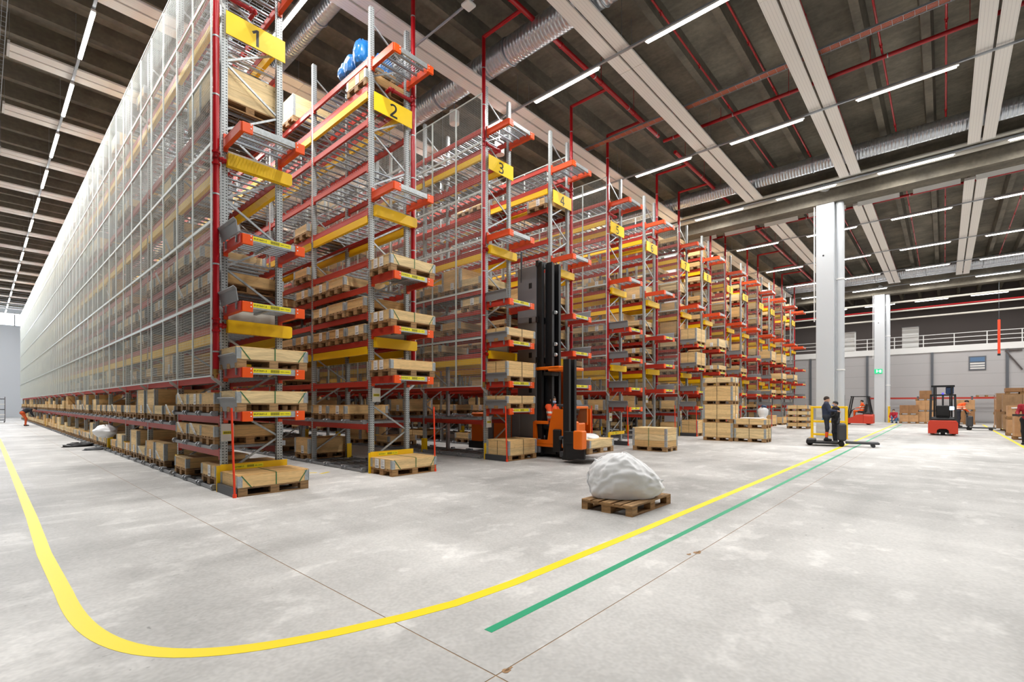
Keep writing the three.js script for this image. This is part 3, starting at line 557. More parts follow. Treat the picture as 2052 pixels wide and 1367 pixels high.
const hingesG = [1, 2, 3, 4].map((n) => uvMetres(xf(hingeG, [0, 0, 0], [0, 0, 0], [1, n * CH / 0.19, 1]), 'y'));
const noteTex = canvasTex(96, 128, (c, w, h) => { c.fillStyle = '#f1f1ef'; c.fillRect(0, 0, w, h); c.fillStyle = '#8a8a92'; for (let k = 0; k < 9; k++) c.fillRect(10, 14 + k * 8, 30 + (k * 29) % 45, 2.4); c.fillStyle = '#33333a'; for (let k = 0; k < 16; k++) c.fillRect(12 + k * 4.4, 92, 1 + (k * 5) % 3, 24); });
const noteMat = std(0xffffff, 0.75, 0, { map: noteTex, side: THREE.DoubleSide });
const noteG = new THREE.PlaneGeometry(0.15, 0.2), curlG = (() => { const g = new THREE.PlaneGeometry(0.15, 0.26, 4, 10), p = g.attributes.position; for (let i = 0; i < p.count; i++) { const y = p.getY(i); p.setZ(i, 0.05 * Math.sin(y * 9) + 0.03); p.setX(i, p.getX(i) + y * 0.12); } g.computeVertexNormals(); return g; })();
function strapAt(parent, h, x, mat, slant = 0) {
  const b = new MB('y'), f = BD / 2 + 0.004;
  b.bar([x, h + 0.004, -f], [x, h + 0.004, f], 0.016, 0.003); b.bar([x, h, f], [x + slant, PALLET, f], 0.016, 0.003); b.bar([x, h, -f], [x, PALLET, -f], 0.016, 0.003);
  return b.build('strap', mat, parent);
}
function fillBox(t, n, detail, wood, opt = {}) {
  const h = PALLET + n * CH, wm = woods[wood % 4], pm = oldWoods[(opt.pw ?? wood) % 3];
  if (detail === 2) {
    palletPieces((k, w, hh, d, x, y, z) => part(k, w, hh, d, pm, t, [x, y, z]));
    for (let c = 0; c < n; c++) {
      const y = PALLET + CH * (c + 0.5), m = woods[(wood + (opt.mixed ? c : 0)) % 4], q = boardG[(c + wood) % 4];
      for (const s of [-1, 1]) { put('collar_board', q.x, m, t, [0, y, s * (BD / 2 - 0.011)]); put('collar_board', q.z, m, t, [s * (BL / 2 - 0.011), y, 0]); }
      for (const [x, z, a] of [[-1, 1, 0], [1, 1, Math.PI / 2], [1, -1, Math.PI], [-1, -1, -Math.PI / 2]]) put('corner_hinge', hingeG, M.galv, t, [x * BL / 2, y, z * BD / 2], [0, a, 0]);
    }
    for (const z of [-0.26, 0, 0.26]) part('lid_board', BL + 0.01, 0.014, 0.256, woods[(wood + 1) % 4], t, [0, h + 0.005, z]);
  } else {
    put('pallet', palletG, pm, t); put('collar', collarG[n - 1], wm, t); for (const [x, z, a] of [[-1, 1, 0], [1, 1, Math.PI / 2], [1, -1, Math.PI], [-1, -1, -Math.PI / 2]]) put('corner_hinge', hingesG[n - 1], M.galv, t, [x * BL / 2, PALLET + CH * n / 2, z * BD / 2], [0, a, 0]);
  }
  if (opt.strap) { const m = opt.strap === 'green' ? M.strap : M.strapBlack; strapAt(t, h + 0.012, 0.02, m); if (opt.strap === 'green') { const b = new MB('y'); b.bar([BL / 2 - 0.03, h, BD / 2 + 0.004], [BL / 2 - 0.16, PALLET, BD / 2 + 0.004], 0.014, 0.003); b.bar([-BL / 2 + 0.05, h, BD / 2 + 0.004], [-BL / 2 + 0.2, PALLET, BD / 2 + 0.004], 0.014, 0.003); b.build('strap', m, t); } else { const b = new MB('y'); b.bar([-BL / 2 - 0.004, h, 0], [-BL / 2 - 0.004, PALLET, 0], 0.016, 0.003); b.build('strap', m, t); } }
  if (opt.notes) for (let k = 0; k < opt.notes; k++) put('paper_note', opt.curl ? curlG : noteG, noteMat, t, [-BL / 2 - 0.008, PALLET + Math.min(n * CH - 0.1, 0.1), 0.06 - k * 0.22], [0, -Math.PI / 2, 0]);
  return t;
}
const LOOK = ['pale pine', 'honey pine', 'golden pine', 'brown pine'], TALL = ['', 'shallow', 'two-tier', 'three-tier', 'four-tier'];
function palletBox(where, n, wood, p, opt = {}, detail = 2, turn = 0, group) {
  const t = thing('pallet_box', `${TALL[n]} ${LOOK[wood % 4]} box ${where}`, 'pallet box', p, turn, group); fillBox(t, n, detail, wood, opt); return t;
}
// boxes on the buffer shelves and on the floor before the rack ends: [rack, shelf index or -1 = floor, tiers, wood, options]
const NTH = (r, k) => { const y = (r % 2 ? SHELVES.odd : SHELVES.even)[k]; return y; };
for (const [r, k, n, wood, opt] of [
  [1, -1, 1, 2, { strap: 'green', pw: 2 }], [1, 0, 1, 0, { strap: 'green' }], [1, 1, 1, 0, { strap: 'green' }],
  [2, -1, 1, 1, { strap: 'green', notes: 2 }], [2, 0, 1, 2, { notes: 2 }], [2, 1, 1, 1, { notes: 2, strap: 'green' }], [2, 2, 1, 0, { notes: 2, strap: 'green' }],
  [3, -1, 2, 1, { strap: 'black', mixed: 1 }], [3, 0, 1, 1, { strap: 'black' }], [3, 1, 2, 2, { strap: 'black' }], [3, 2, 1, 1, { strap: 'black' }],
  [7, -1, 3, 2, { strap: 'black' }], [7, 2, 3, 2, { strap: 'black' }], [7, 3, 3, 1, { strap: 'black' }],
  [8, 1, 1, 1, { notes: 1 }], [8, 2, 2, 0, { notes: 1 }], [11, 1, 1, 1, {}], [11, 3, 3, 2, {}], [12, 0, 1, 2, {}], [12, 1, 2, 1, {}], [12, 2, 3, 1, {}], [13, 2, 2, 1, {}], [13, -1, 2, 2, {}], [11, -1, 3, 3, {}], [12, -1, 2, 3, {}], [9, 2, 1, 3, {}],
]) palletBox(k < 0 ? `on the floor before the end of rack ${NAMES[r]}` : `on the ${ORD[k + 1]} buffer shelf up of rack ${NAMES[r]}`, n, wood, [rackX(r) + 0.55, k < 0 ? 0 : NTH(r, k) - 0.008, Z0 + (k < 0 ? 0.47 : 0.42)], opt, r <= 3 || (r === 7 && k !== 2) ? 2 : 1);

// stacks and single boxes on the open floor (long side along z)
function stackBox(where, n, wood, x, y, z, detail, opt, group) { return palletBox(where, n, wood, [x, y, z], opt, detail, Math.PI / 2, group); }
stackBox('with green straps alone on the open floor', 3, 3, 14.68, 0, -6.98, 2, { strap: 'green', mixed: 1 });
{
  let y = 0; [[3, 'at the foot of the tall four-box stack'], [3, 'second up in the tall four-box stack'], [3, 'third up in the tall four-box stack'], [1, 'on top of the tall four-box stack']].forEach(([n, w], i) => { stackBox(w, n, [1, 1, 2, 0][i], 20.52, y, -6.86, 2, { strap: 'black', notes: 1 }); y += PALLET + n * CH + 0.014; });
  y = 0; [[2, 'under the white sheet beside the tall stack'], [1, 'on the low stack beside the tall one']].forEach(([n, w], i) => { stackBox(w, n, [0, 1][i], 20.66, y, -5.68, 2, { strap: 'black' }); y += PALLET + n * CH + 0.014; });
  const sh = thing('foam_sheet', 'white foam sheet lying on the low box stack', 'sheet', [20.66, y, -5.7]); const f = new MB(); f.rbox(0.6, 0.05, 0.75, 0.02, [0, 0.025, 0]); f.build('sheet', M.white, sh);
  for (let k = 0; k < 4; k++) stackBox(`in the low stack near the last racks, ${['bottom', 'second', 'third', 'top'][k]} one`, 1, [2, 1, 0, 1][k], 33.4, k * 0.353, -6.57, 1, { strap: 'black' });
}
// everything stored inside the racks: nearest ones are single boxes, the others one mass
{
  const list = [];
  const fillOf = (r, i, y) => {
    if (r === 1) { if (y < 0.1) return 0.96; if (y < 1.5) return i === 0 ? 0.97 : 0.86; return y < 2.5 ? 0.3 : y < 3 ? 0.55 : y < 4.5 ? 0.85 : y < 5 ? 0.4 : y < 7 ? 0.12 : 0.08; }
    if (r < 7) { if (y < 0.1) return 0.3; if (y < 1.5) return 0.45; return y < 2.5 ? 0.1 : y < 5 ? 0.5 : y < 8 ? 0.12 : 0.12; }
    return y < 0.1 ? 0.5 : y < 1.5 ? 0.5 : 0.62;
  };
  const fixed = { '2,0': { 2.9: [1, 1, 1], 3.5: [1, 1, 1], 4.1: [1, 1, 0], 1.05: [1, 1, 0], 0: [0, 0, 0], 2: [0, 0, 0], 4.66: [0, 0, 0], 5.78: [0, 0, 0], 6.76: [0, 0, 0], 7.76: [0, 0, 0], 8.52: [0, 0, 1], 9.09: [0, 0, 0] }, '2,1': { 9.09: [3, 3, 0] }, '1,0': { 6.76: [0, 3, 3], 3.5: [1, 1, 1], 4.1: [1, 1, 0], 2.9: [0, 0, 0], 2: [0, 0, 0], 4.66: [0, 0, 0], 5.78: [0, 0, 0], 7.76: [0, 0, 0], 8.52: [0, 0, 0], 9.09: [0, 0, 0] } };
  for (let r = 1; r <= 14; r++) for (let i = 0; i < BAYS[r]; i++) {
    const lv = r === 1 && i === 0 ? [0.70, 1.28, ...LEVELS.slice(1)] : LEVELS;
    [0, ...lv].forEach((y, li) => {
      const nx = [0, ...lv][li + 1] ?? 10.3, room = nx - y - PALLET - 0.2, most = Math.max(1, Math.min(3, Math.floor(room / CH)));
      if (room < 0.12) return;
      [-1, 0, 1].forEach((k) => {
        const fx = fixed[r + ',' + i]?.[y]; const q = rnd(), q2 = rnd(), q3 = rnd(), q4 = rnd();
        const n = fx ? fx[k + 1] : r === 8 && i === 0 && k < 1 ? 0 : q < fillOf(r, i, y) ? 1 + Math.floor(Math.pow(q2, r === 1 && y < 1.5 ? 3 : 1.6) * most * 0.999) : 0;
        if (n) list.push({ r, i, k, li, y: y + (y < 1.5 ? 0.075 : 0.014), n: Math.min(n, Math.max(1, most)), wood: Math.floor(q3 * 4), note: q4, x: rackX(r) + W / 2 + (q4 - 0.5) * 0.05, z: Z0 - 0.045 - (i + 0.5) * PITCH + k * 0.86 });
      });
    });
  }
  const seen = (b) => { const d = Math.hypot(b.x, b.z), hid = b.r > 2 && b.i > (b.r < 4 ? 3 : 1) ? 14 : 0; return d + hid + (b.r > 1 ? (b.r - 1) * 0.6 : 0); };
  list.sort((a, b) => seen(a) - seen(b));
  const mass = [];
  list.forEach((b, q) => {
    if (q >= 285) { mass.push(b); return; }
    const slot = b.i * 3 + (1 - b.k) + 1;
    const t = thing('pallet_box', `${TALL[b.n]} ${LOOK[b.wood]} box, ${ORD[slot]} from sign end of rack ${NAMES[b.r]}, ${b.li ? ORD[b.li] + ' level up' : 'floor level'}`, 'pallet box', [b.x, b.y, b.z], 0, `boxes stored in rack ${NAMES[b.r]}`);
    const full = (b.r === 2 && b.i === 0) || (b.r === 1 && b.i === 0 && b.li < 4);
    fillBox(t, b.n, full ? 2 : 1, b.wood, { notes: b.note > 0.45 ? 1 : 0, curl: b.r === 1 && b.note > 0.75, pw: Math.floor(b.note * 3) });
  });
  const o = thing('stored_boxes', 'countless wooden pallet boxes deep inside the racks', 'pallet boxes'); o.userData.kind = 'stuff';
  for (let n = 1; n <= 3; n++) for (let w = 0; w < 4; w++) { const s = mass.filter((b) => b.n === n && b.wood === w).map((b) => [b.x, b.y, b.z]); instances('distant_collars', collarG[n - 1], woods[w], s, o); instances('distant_pallets', palletG, oldWoods[w % 3], s, o); }
}
// pallet with the white plastic sack in the open
{
  const t = thing('wooden_pallet', 'bare weathered pallet under the white plastic sack', 'pallet', [6.4, 0, -3.475]);
  palletPieces((k, w, h, d, x, y, z) => part(k, w, h, d, oldWoods[Math.abs(Math.round(z * 10 + x * 7)) % 3], t, [x, y, z], undefined), 1.2);
  function sack(name, label, mat, p, size, turn, sd, slope, segs = 120) {
    const g = new THREE.SphereGeometry(1, segs, Math.round(segs * 0.66)), a = g.attributes.position;
    for (let i = 0; i < a.count; i++) {
      let x = a.getX(i), y = a.getY(i), z = a.getZ(i); const th = Math.atan2(z, x), ph = Math.asin(Math.max(-1, Math.min(1, y)));
      const n1 = fbm(th / 6.2832 + 0.5, ph / 3.1416 + 0.5, 5, 4, 3, sd), rdg = 1 - Math.abs(2 * fbm(th / 6.2832 + 0.5, ph / 3.1416 * 0.5 + 0.5 + th * 0.06, 9, 5, 3, sd + 9) - 1), f2 = 1 - Math.abs(2 * fbm(th / 6.2832 + 0.5 + ph * 0.12, ph / 3.1416 + 0.5, 22, 9, 2, sd + 21) - 1);
      const k = 0.88 + (n1 - 0.5) * 0.24 + (rdg - 0.6) * 0.15 + (f2 - 0.6) * 0.085;
      x *= k; z *= k; y *= k; const sx = Math.sign(x) * Math.pow(Math.abs(x), 0.86), sz = Math.sign(z) * Math.pow(Math.abs(z), 0.86);
      y = (y < -0.55 ? -0.55 - (y + 0.55) * -0.1 : y); y = (y + 0.56) / 1.45; y *= 1 - slope * Math.max(0, sx) - 0.08 * slope * sx;
      a.setXYZ(i, sx * size[0], Math.max(0, y) * size[1], sz * size[2]);
    }
    g.computeVertexNormals();
    const o = thing(name, label, 'sack', p, turn); put('film', uvMetres(g), mat, o); return o;
  }
  const s = sack('plastic_sack', 'large crumpled white plastic sack resting on a bare pallet', M.bag, [6.38, PALLET + 0.003, -3.52], [0.6, 0.62, 0.38], -0.84, 7, 0.4);
  for (const [x, y, z, q] of [[-0.4, 0.5, 0.02, 0.07], [0.52, 0.22, 0.02, 0.06]]) { const e = new MB(); e.add(new THREE.ConeGeometry(q, q * 2.4, 9, 1), [x, y, z], [0.3, 0, x < 0 ? 0.6 : -1.3]); e.build('tied_end', M.bag, s); }
  
  // blue film wrapped goods on the top level of rack two
  const bp = thing('wooden_pallet', 'pallet carrying blue film goods on top of rack two', 'pallet', [rackX(2) + W / 2, 9.105, Z0 - 0.95]); put('boards', palletG, oldWoods[0], bp, [0, 0, 0], [0, Math.PI / 2, 0]); put('boards', palletG, oldWoods[0], bp, [0, 0, -0.02], [0, Math.PI / 2, 0]).visible = true; bp.children.pop();
  for (const [dx, dz, w, h, k] of [[-0.28, 0.26, 0.32, 0.62, 3], [0.25, 0.24, 0.36, 0.56, 4], [-0.3, -0.1, 0.24, 0.44, 5], [-0.3, -0.38, 0.22, 0.36, 6], [0.26, -0.25, 0.34, 0.4, 8]]) sack('blue_sack', ['', '', '', 'tallest blue film sack beside end post of rack two', 'wide blue film sack beside red riser of rack two', 'middle blue film sack on top of rack two', 'smallest blue film sack on top of rack two', '', 'low blue film sack at pallet rear on rack two'][k], M.blueBag, [rackX(2) + W / 2 + dx, 9.105 + PALLET, Z0 - 0.95 + dz], [w, h, 0.24], 0.3 * k, 40 + k, 0.1, 64).userData.group = 'blue sacks on rack two';
}

// ------------------------------------------------------------------ people: one continuous skin over a posed skeleton
function surfaceNet(sdf, lo, hi, cell, colour) {
  const n = [0, 1, 2].map((k) => Math.ceil((hi[k] - lo[k]) / cell) + 1), [nx, ny, nz] = n, f = new Float32Array(nx * ny * nz), id = (i, j, k) => (k * ny + j) * nx + i;
  for (let k = 0; k < nz; k++) for (let j = 0; j < ny; j++) for (let i = 0; i < nx; i++) f[id(i, j, k)] = sdf(lo[0] + i * cell, lo[1] + j * cell, lo[2] + k * cell);
  const vid = new Int32Array(nx * ny * nz).fill(-1), pos = [], idx = [];
  for (let k = 0; k < nz - 1; k++) for (let j = 0; j < ny - 1; j++) for (let i = 0; i < nx - 1; i++) {
    let m = 0, s = [0, 0, 0], c = 0; const v = [];
    for (let q = 0; q < 8; q++) { v[q] = f[id(i + (q & 1), j + ((q >> 1) & 1), k + (q >> 2))]; if (v[q] < 0) m++; }
    if (m === 0 || m === 8) continue;
    for (let a = 0; a < 8; a++) for (let b = 0; b < 3; b++) { const o = a ^ (1 << b); if (o > a && v[a] < 0 !== v[o] < 0) { const t = v[a] / (v[a] - v[o]); for (let e = 0; e < 3; e++) { const pa = (a >> e) & 1, po = (o >> e) & 1; s[e] += pa + (po - pa) * t; } c++; } }
    vid[id(i, j, k)] = pos.length / 3; pos.push(lo[0] + (i + s[0] / c) * cell, lo[1] + (j + s[1] / c) * cell, lo[2] + (k + s[2] / c) * cell);
  }
  const quad = (a, b, c, d, flip) => { if (a < 0 || b < 0 || c < 0 || d < 0) return; flip ? idx.push(a, c, b, a, d, c) : idx.push(a, b, c, a, c, d); };
  for (let k = 1; k < nz - 1; k++) for (let j = 1; j < ny - 1; j++) for (let i = 1; i < nx - 1; i++) {
    const s0 = f[id(i, j, k)] < 0;
    if (s0 !== f[id(i + 1, j, k)] < 0) quad(vid[id(i, j - 1, k - 1)], vid[id(i, j, k - 1)], vid[id(i, j, k)], vid[id(i, j - 1, k)], !s0);
    if (s0 !== f[id(i, j + 1, k)] < 0) quad(vid[id(i - 1, j, k - 1)], vid[id(i - 1, j, k)], vid[id(i, j, k)], vid[id(i, j, k - 1)], !s0);
    if (s0 !== f[id(i, j, k + 1)] < 0) quad(vid[id(i - 1, j - 1, k)], vid[id(i, j - 1, k)], vid[id(i, j, k)], vid[id(i - 1, j, k)], !s0);
  }
  const g = new THREE.BufferGeometry(), P = new Float32Array(pos), C = new Float32Array(pos.length), N = new Float32Array(pos.length), e = cell * 0.6;
  for (let i = 0; i < P.length; i += 3) {
    const x = P[i], y = P[i + 1], z = P[i + 2], c = colour(x, y, z), nn = V(sdf(x + e, y, z) - sdf(x - e, y, z), sdf(x, y + e, z) - sdf(x, y - e, z), sdf(x, y, z + e) - sdf(x, y, z - e)).normalize();
    C[i] = c.r; C[i + 1] = c.g; C[i + 2] = c.b; N[i] = nn.x; N[i + 1] = nn.y; N[i + 2] = nn.z;
  }
  g.setAttribute('position', new THREE.BufferAttribute(P, 3)); g.setAttribute('normal', new THREE.BufferAttribute(N, 3)); g.setAttribute('color', new THREE.BufferAttribute(C, 3)); g.setIndex(idx); return g;
}
const smin = (a, b, k) => { const h = Math.max(k - Math.abs(a - b), 0) / k; return Math.min(a, b) - h * h * k * 0.25; };
function capsule(x, y, z, a, b, ra, rb) {
  const dx = b[0] - a[0], dy = b[1] - a[1], dz = b[2] - a[2], l = dx * dx + dy * dy + dz * dz, t = l ? Math.max(0, Math.min(1, ((x - a[0]) * dx + (y - a[1]) * dy + (z - a[2]) * dz) / l)) : 0;
  return Math.hypot(x - a[0] - dx * t, y - a[1] - dy * t, z - a[2] - dz * t) - (ra + (rb - ra) * t);
}
const STAND = { pelvis: [0, 0.95, 0], chest: [0, 1.3, 0], neck: [0, 1.48, 0], head: [0, 1.6, 0.02], look: [0, 0, 1],
  shL: [0.18, 1.42, 0], elL: [0.23, 1.14, -0.02], wrL: [0.22, 0.9, 0.08], shR: [-0.18, 1.42, 0], elR: [-0.23, 1.14, -0.02], wrR: [-0.22, 0.9, 0.08],
  hpL: [0.09, 0.92, 0], knL: [0.1, 0.5, 0.03], anL: [0.1, 0.09, 0], hpR: [-0.09, 0.92, 0], knR: [-0.1, 0.5, 0.03], anR: [-0.1, 0.09, 0] };
const SIT = { ...STAND, pelvis: [0, 0.52, 0], chest: [0, 0.88, -0.04], neck: [0, 1.06, -0.03], head: [0, 1.19, 0.0], shL: [0.18, 1.0, -0.03], elL: [0.25, 0.76, 0.1], wrL: [0.16, 0.74, 0.34], shR: [-0.18, 1.0, -0.03], elR: [-0.25, 0.76, 0.1], wrR: [-0.16, 0.74, 0.34],
  hpL: [0.09, 0.5, 0], knL: [0.13, 0.52, 0.42], anL: [0.12, 0.1, 0.45], hpR: [-0.09, 0.5, 0], knR: [-0.13, 0.52, 0.42], anR: [-0.12, 0.1, 0.45] };
function person(label, J, col, at, turn, opt = {}) {
  const o = thing('person', label, 'person', at, turn); const C = Object.fromEntries(Object.entries(col).map(([k, v]) => [k, srgb(...v)])), skin = srgb(216, 170, 142);
  const bones = [[J.pelvis, J.chest, 0.135, 0.15, 'top'], [J.chest, J.neck, 0.14, 0.07, 'top'], [J.shL, J.shR, 0.075, 0.075, 'top'], [J.neck, J.head, 0.052, 0.05, 'skin'], [J.hpL, J.hpR, 0.115, 0.115, 'legs']];
  for (const s of ['L', 'R']) {
    const foot = [J['an' + s][0], J['an' + s][1] - 0.045, J['an' + s][2] + (opt.toe ?? 0.15)];
    bones.push([J['sh' + s], J['el' + s], 0.068, 0.05, 'top'], [J['el' + s], J['wr' + s], 0.052, 0.036, 'top'], [J['hp' + s], J['kn' + s], 0.098, 0.066, 'legs'], [J['kn' + s], J['an' + s], 0.066, 0.046, 'shin'], [[J['an' + s][0], J['an' + s][1] - 0.04, J['an' + s][2] - 0.05], foot, 0.046, 0.038, 'shoes']);
  }
  const sdf = (x, y, z) => { let d = 9; for (const b of bones) d = smin(d, capsule(x, y, z, b[0], b[1], b[2], b[3]), 0.05); return d; };
  const colour = (x, y, z) => {
    let best = 9, k = 'top'; for (const b of bones) { const d = capsule(x, y, z, b[0], b[1], b[2], b[3]) - (b[4] === 'legs' && y < J.pelvis[1] + 0.02 ? 0.01 : 0); if (d < best) { best = d; k = b[4]; } }
    if (k === 'shin') { const t = (y - J.anL[1]) / 0.36; return col.band && t > 0.15 && t < 0.75 ? C.band : C.legs; }
    if (k === 'top' && col.stripe) { const h = (y - J.pelvis[1]) / (J.neck[1] - J.pelvis[1]); if ((h > 0.28 && h < 0.4) || (h > 0.55 && h < 0.66)) return C.stripe; }
    return k === 'skin' ? skin : C[k] || C.top;
  };
  const all = Object.values(J).filter((q) => q !== J.look), lo = [0, 1, 2].map((k) => Math.min(...all.map((q) => q[k])) - 0.24), hi = [0, 1, 2].map((k) => Math.max(...all.map((q) => q[k])) + 0.24);
  const parts = [surfaceNet(sdf, lo, hi, opt.cell || 0.022, colour)];
  // head: skull, jaw, nose, brow, ears in its own frame, then turned towards the look direction
  const hs = (x, y, z) => {
    let d = (Math.hypot(x / 0.076, (y - 0.02) / 0.098, (z + 0.01) / 0.094) - 1) * 0.076;
    d = smin(d, (Math.hypot(x / 0.055, (y + 0.062) / 0.05, (z - 0.035) / 0.052) - 1) * 0.05, 0.04);
    d = smin(d, capsule(x, y, z, [0, 0.012, 0.082], [0, -0.022, 0.1], 0.008, 0.015), 0.014);
    for (const s of [-1, 1]) { d = smin(d, capsule(x, y, z, [s * 0.076, 0.012, -0.012], [s * 0.08, -0.025, -0.006], 0.014, 0.01), 0.008); d = Math.max(d, -(Math.hypot(x - s * 0.031, y - 0.012, z - 0.095) - 0.017)); d = smin(d, capsule(x, y, z, [s * 0.018, 0.03, 0.083], [s * 0.046, 0.03, 0.074], 0.008, 0.007), 0.01); }
    d = smin(d, capsule(x, y, z, [-0.018, -0.052, 0.083], [0.018, -0.052, 0.083], 0.008, 0.008), 0.008);
    return smin(d, capsule(x, y, z, [0, -0.05, -0.02], [0, -0.14, -0.03], 0.05, 0.052), 0.03);
  };
  const lip = srgb(176, 110, 100), eye = srgb(40, 34, 32), hc = (x, y, z) => Math.abs(y + 0.052) < 0.006 && Math.abs(x) < 0.024 && z > 0.06 ? lip : Math.hypot(Math.abs(x) - 0.031, y - 0.012) < 0.009 && z > 0.06 ? eye : skin;
  const hg = surfaceNet(hs, [-0.11, -0.16, -0.13], [0.11, 0.14, 0.13], opt.headCell || 0.008, hc);
  const L = V(...J.look).normalize(), hm = new THREE.Matrix4().lookAt(L, V(0, 0, 0), V(0, 1, 0)).setPosition(...J.head); hg.applyMatrix4(hm); parts.push(hg);
  // hands: palm and five separate bent fingers
  for (const s of ['L', 'R']) {
    const w = V(...J['wr' + s]), d = w.clone().sub(V(...J['el' + s])).normalize(), side = V(s === 'L' ? 1 : -1, 0, 0).sub(d.clone().multiplyScalar(d.x * (s === 'L' ? 1 : -1))).normalize(), nrm = side.clone().cross(d).normalize(), at3 = (a, b, c) => w.clone().addScaledVector(d, a).addScaledVector(side, b).addScaledVector(nrm, c).toArray(), dn = s === 'L' ? 1 : -1;
    const hb = [[at3(0, 0, 0), at3(0.03, 0, 0), 0.03, 0.028], [at3(0.035, 0.02, 0), at3(0.085, 0.028, 0), 0.02, 0.014], [at3(0.035, -0.02, 0), at3(0.085, -0.028, 0), 0.02, 0.014], [at3(0.03, 0, 0), at3(0.085, 0, 0), 0.02, 0.016]];
    [[0.031, 0.058], [0.011, 0.07], [-0.01, 0.066], [-0.03, 0.05]].forEach(([b, len]) => hb.push([at3(0.085, b, 0), at3(0.085 + len * 0.5, b, 0.012 * dn), 0.0095, 0.009], [at3(0.085 + len * 0.5, b, 0.012 * dn), at3(0.085 + len * 0.75, b, 0.04 * dn), 0.009, 0.0075]));
    hb.push([at3(0.03, 0.03, 0.004), at3(0.065, 0.058, 0.016 * dn), 0.012, 0.01], [at3(0.065, 0.058, 0.016 * dn), at3(0.095, 0.056, 0.03 * dn), 0.01, 0.008]);
    const q = (x, y, z) => { let r = 9; for (const b of hb) r = smin(r, capsule(x, y, z, b[0], b[1], b[2], b[3]), 0.007); return r; }, ps = hb.flatMap((b) => [b[0], b[1]]);
    const gl = col.gloves ? C.gloves : skin; parts.push(surfaceNet(q, [0, 1, 2].map((k) => Math.min(...ps.map((u) => u[k])) - 0.045), [0, 1, 2].map((k) => Math.max(...ps.map((u) => u[k])) + 0.045), opt.handCell || 0.007, () => gl));
  }
  if (opt.size) o.scale.setScalar(opt.size);
  put('body', mergeGeometries(parts), M.person, o);
  const hair = new THREE.SphereGeometry(1, 20, 14, 0, Math.PI * 2, 0, Math.PI * 0.56); hair.scale(0.084, 0.104, 0.102); hair.rotateX(-0.5); hair.translate(0, 0.03, -0.014); hair.applyMatrix4(hm); put(opt.hat ? 'cap' : 'hair', hair, opt.hat ? M.black : M.hair, o);
  if (opt.mask) { const m = new THREE.SphereGeometry(1, 16, 12, Math.PI * 0.12, Math.PI * 0.76, Math.PI * 0.32, Math.PI * 0.42); m.scale(0.07, 0.062, 0.082); m.translate(0, -0.045, 0.034); m.applyMatrix4(hm); put('face_mask', m, std(srgb(170, 190, 226), 0.7, 0, { side: THREE.DoubleSide }), o); }
  return o;
}
const add = (a, b) => [a[0] + b[0], a[1] + b[1], a[2] + b[2]];

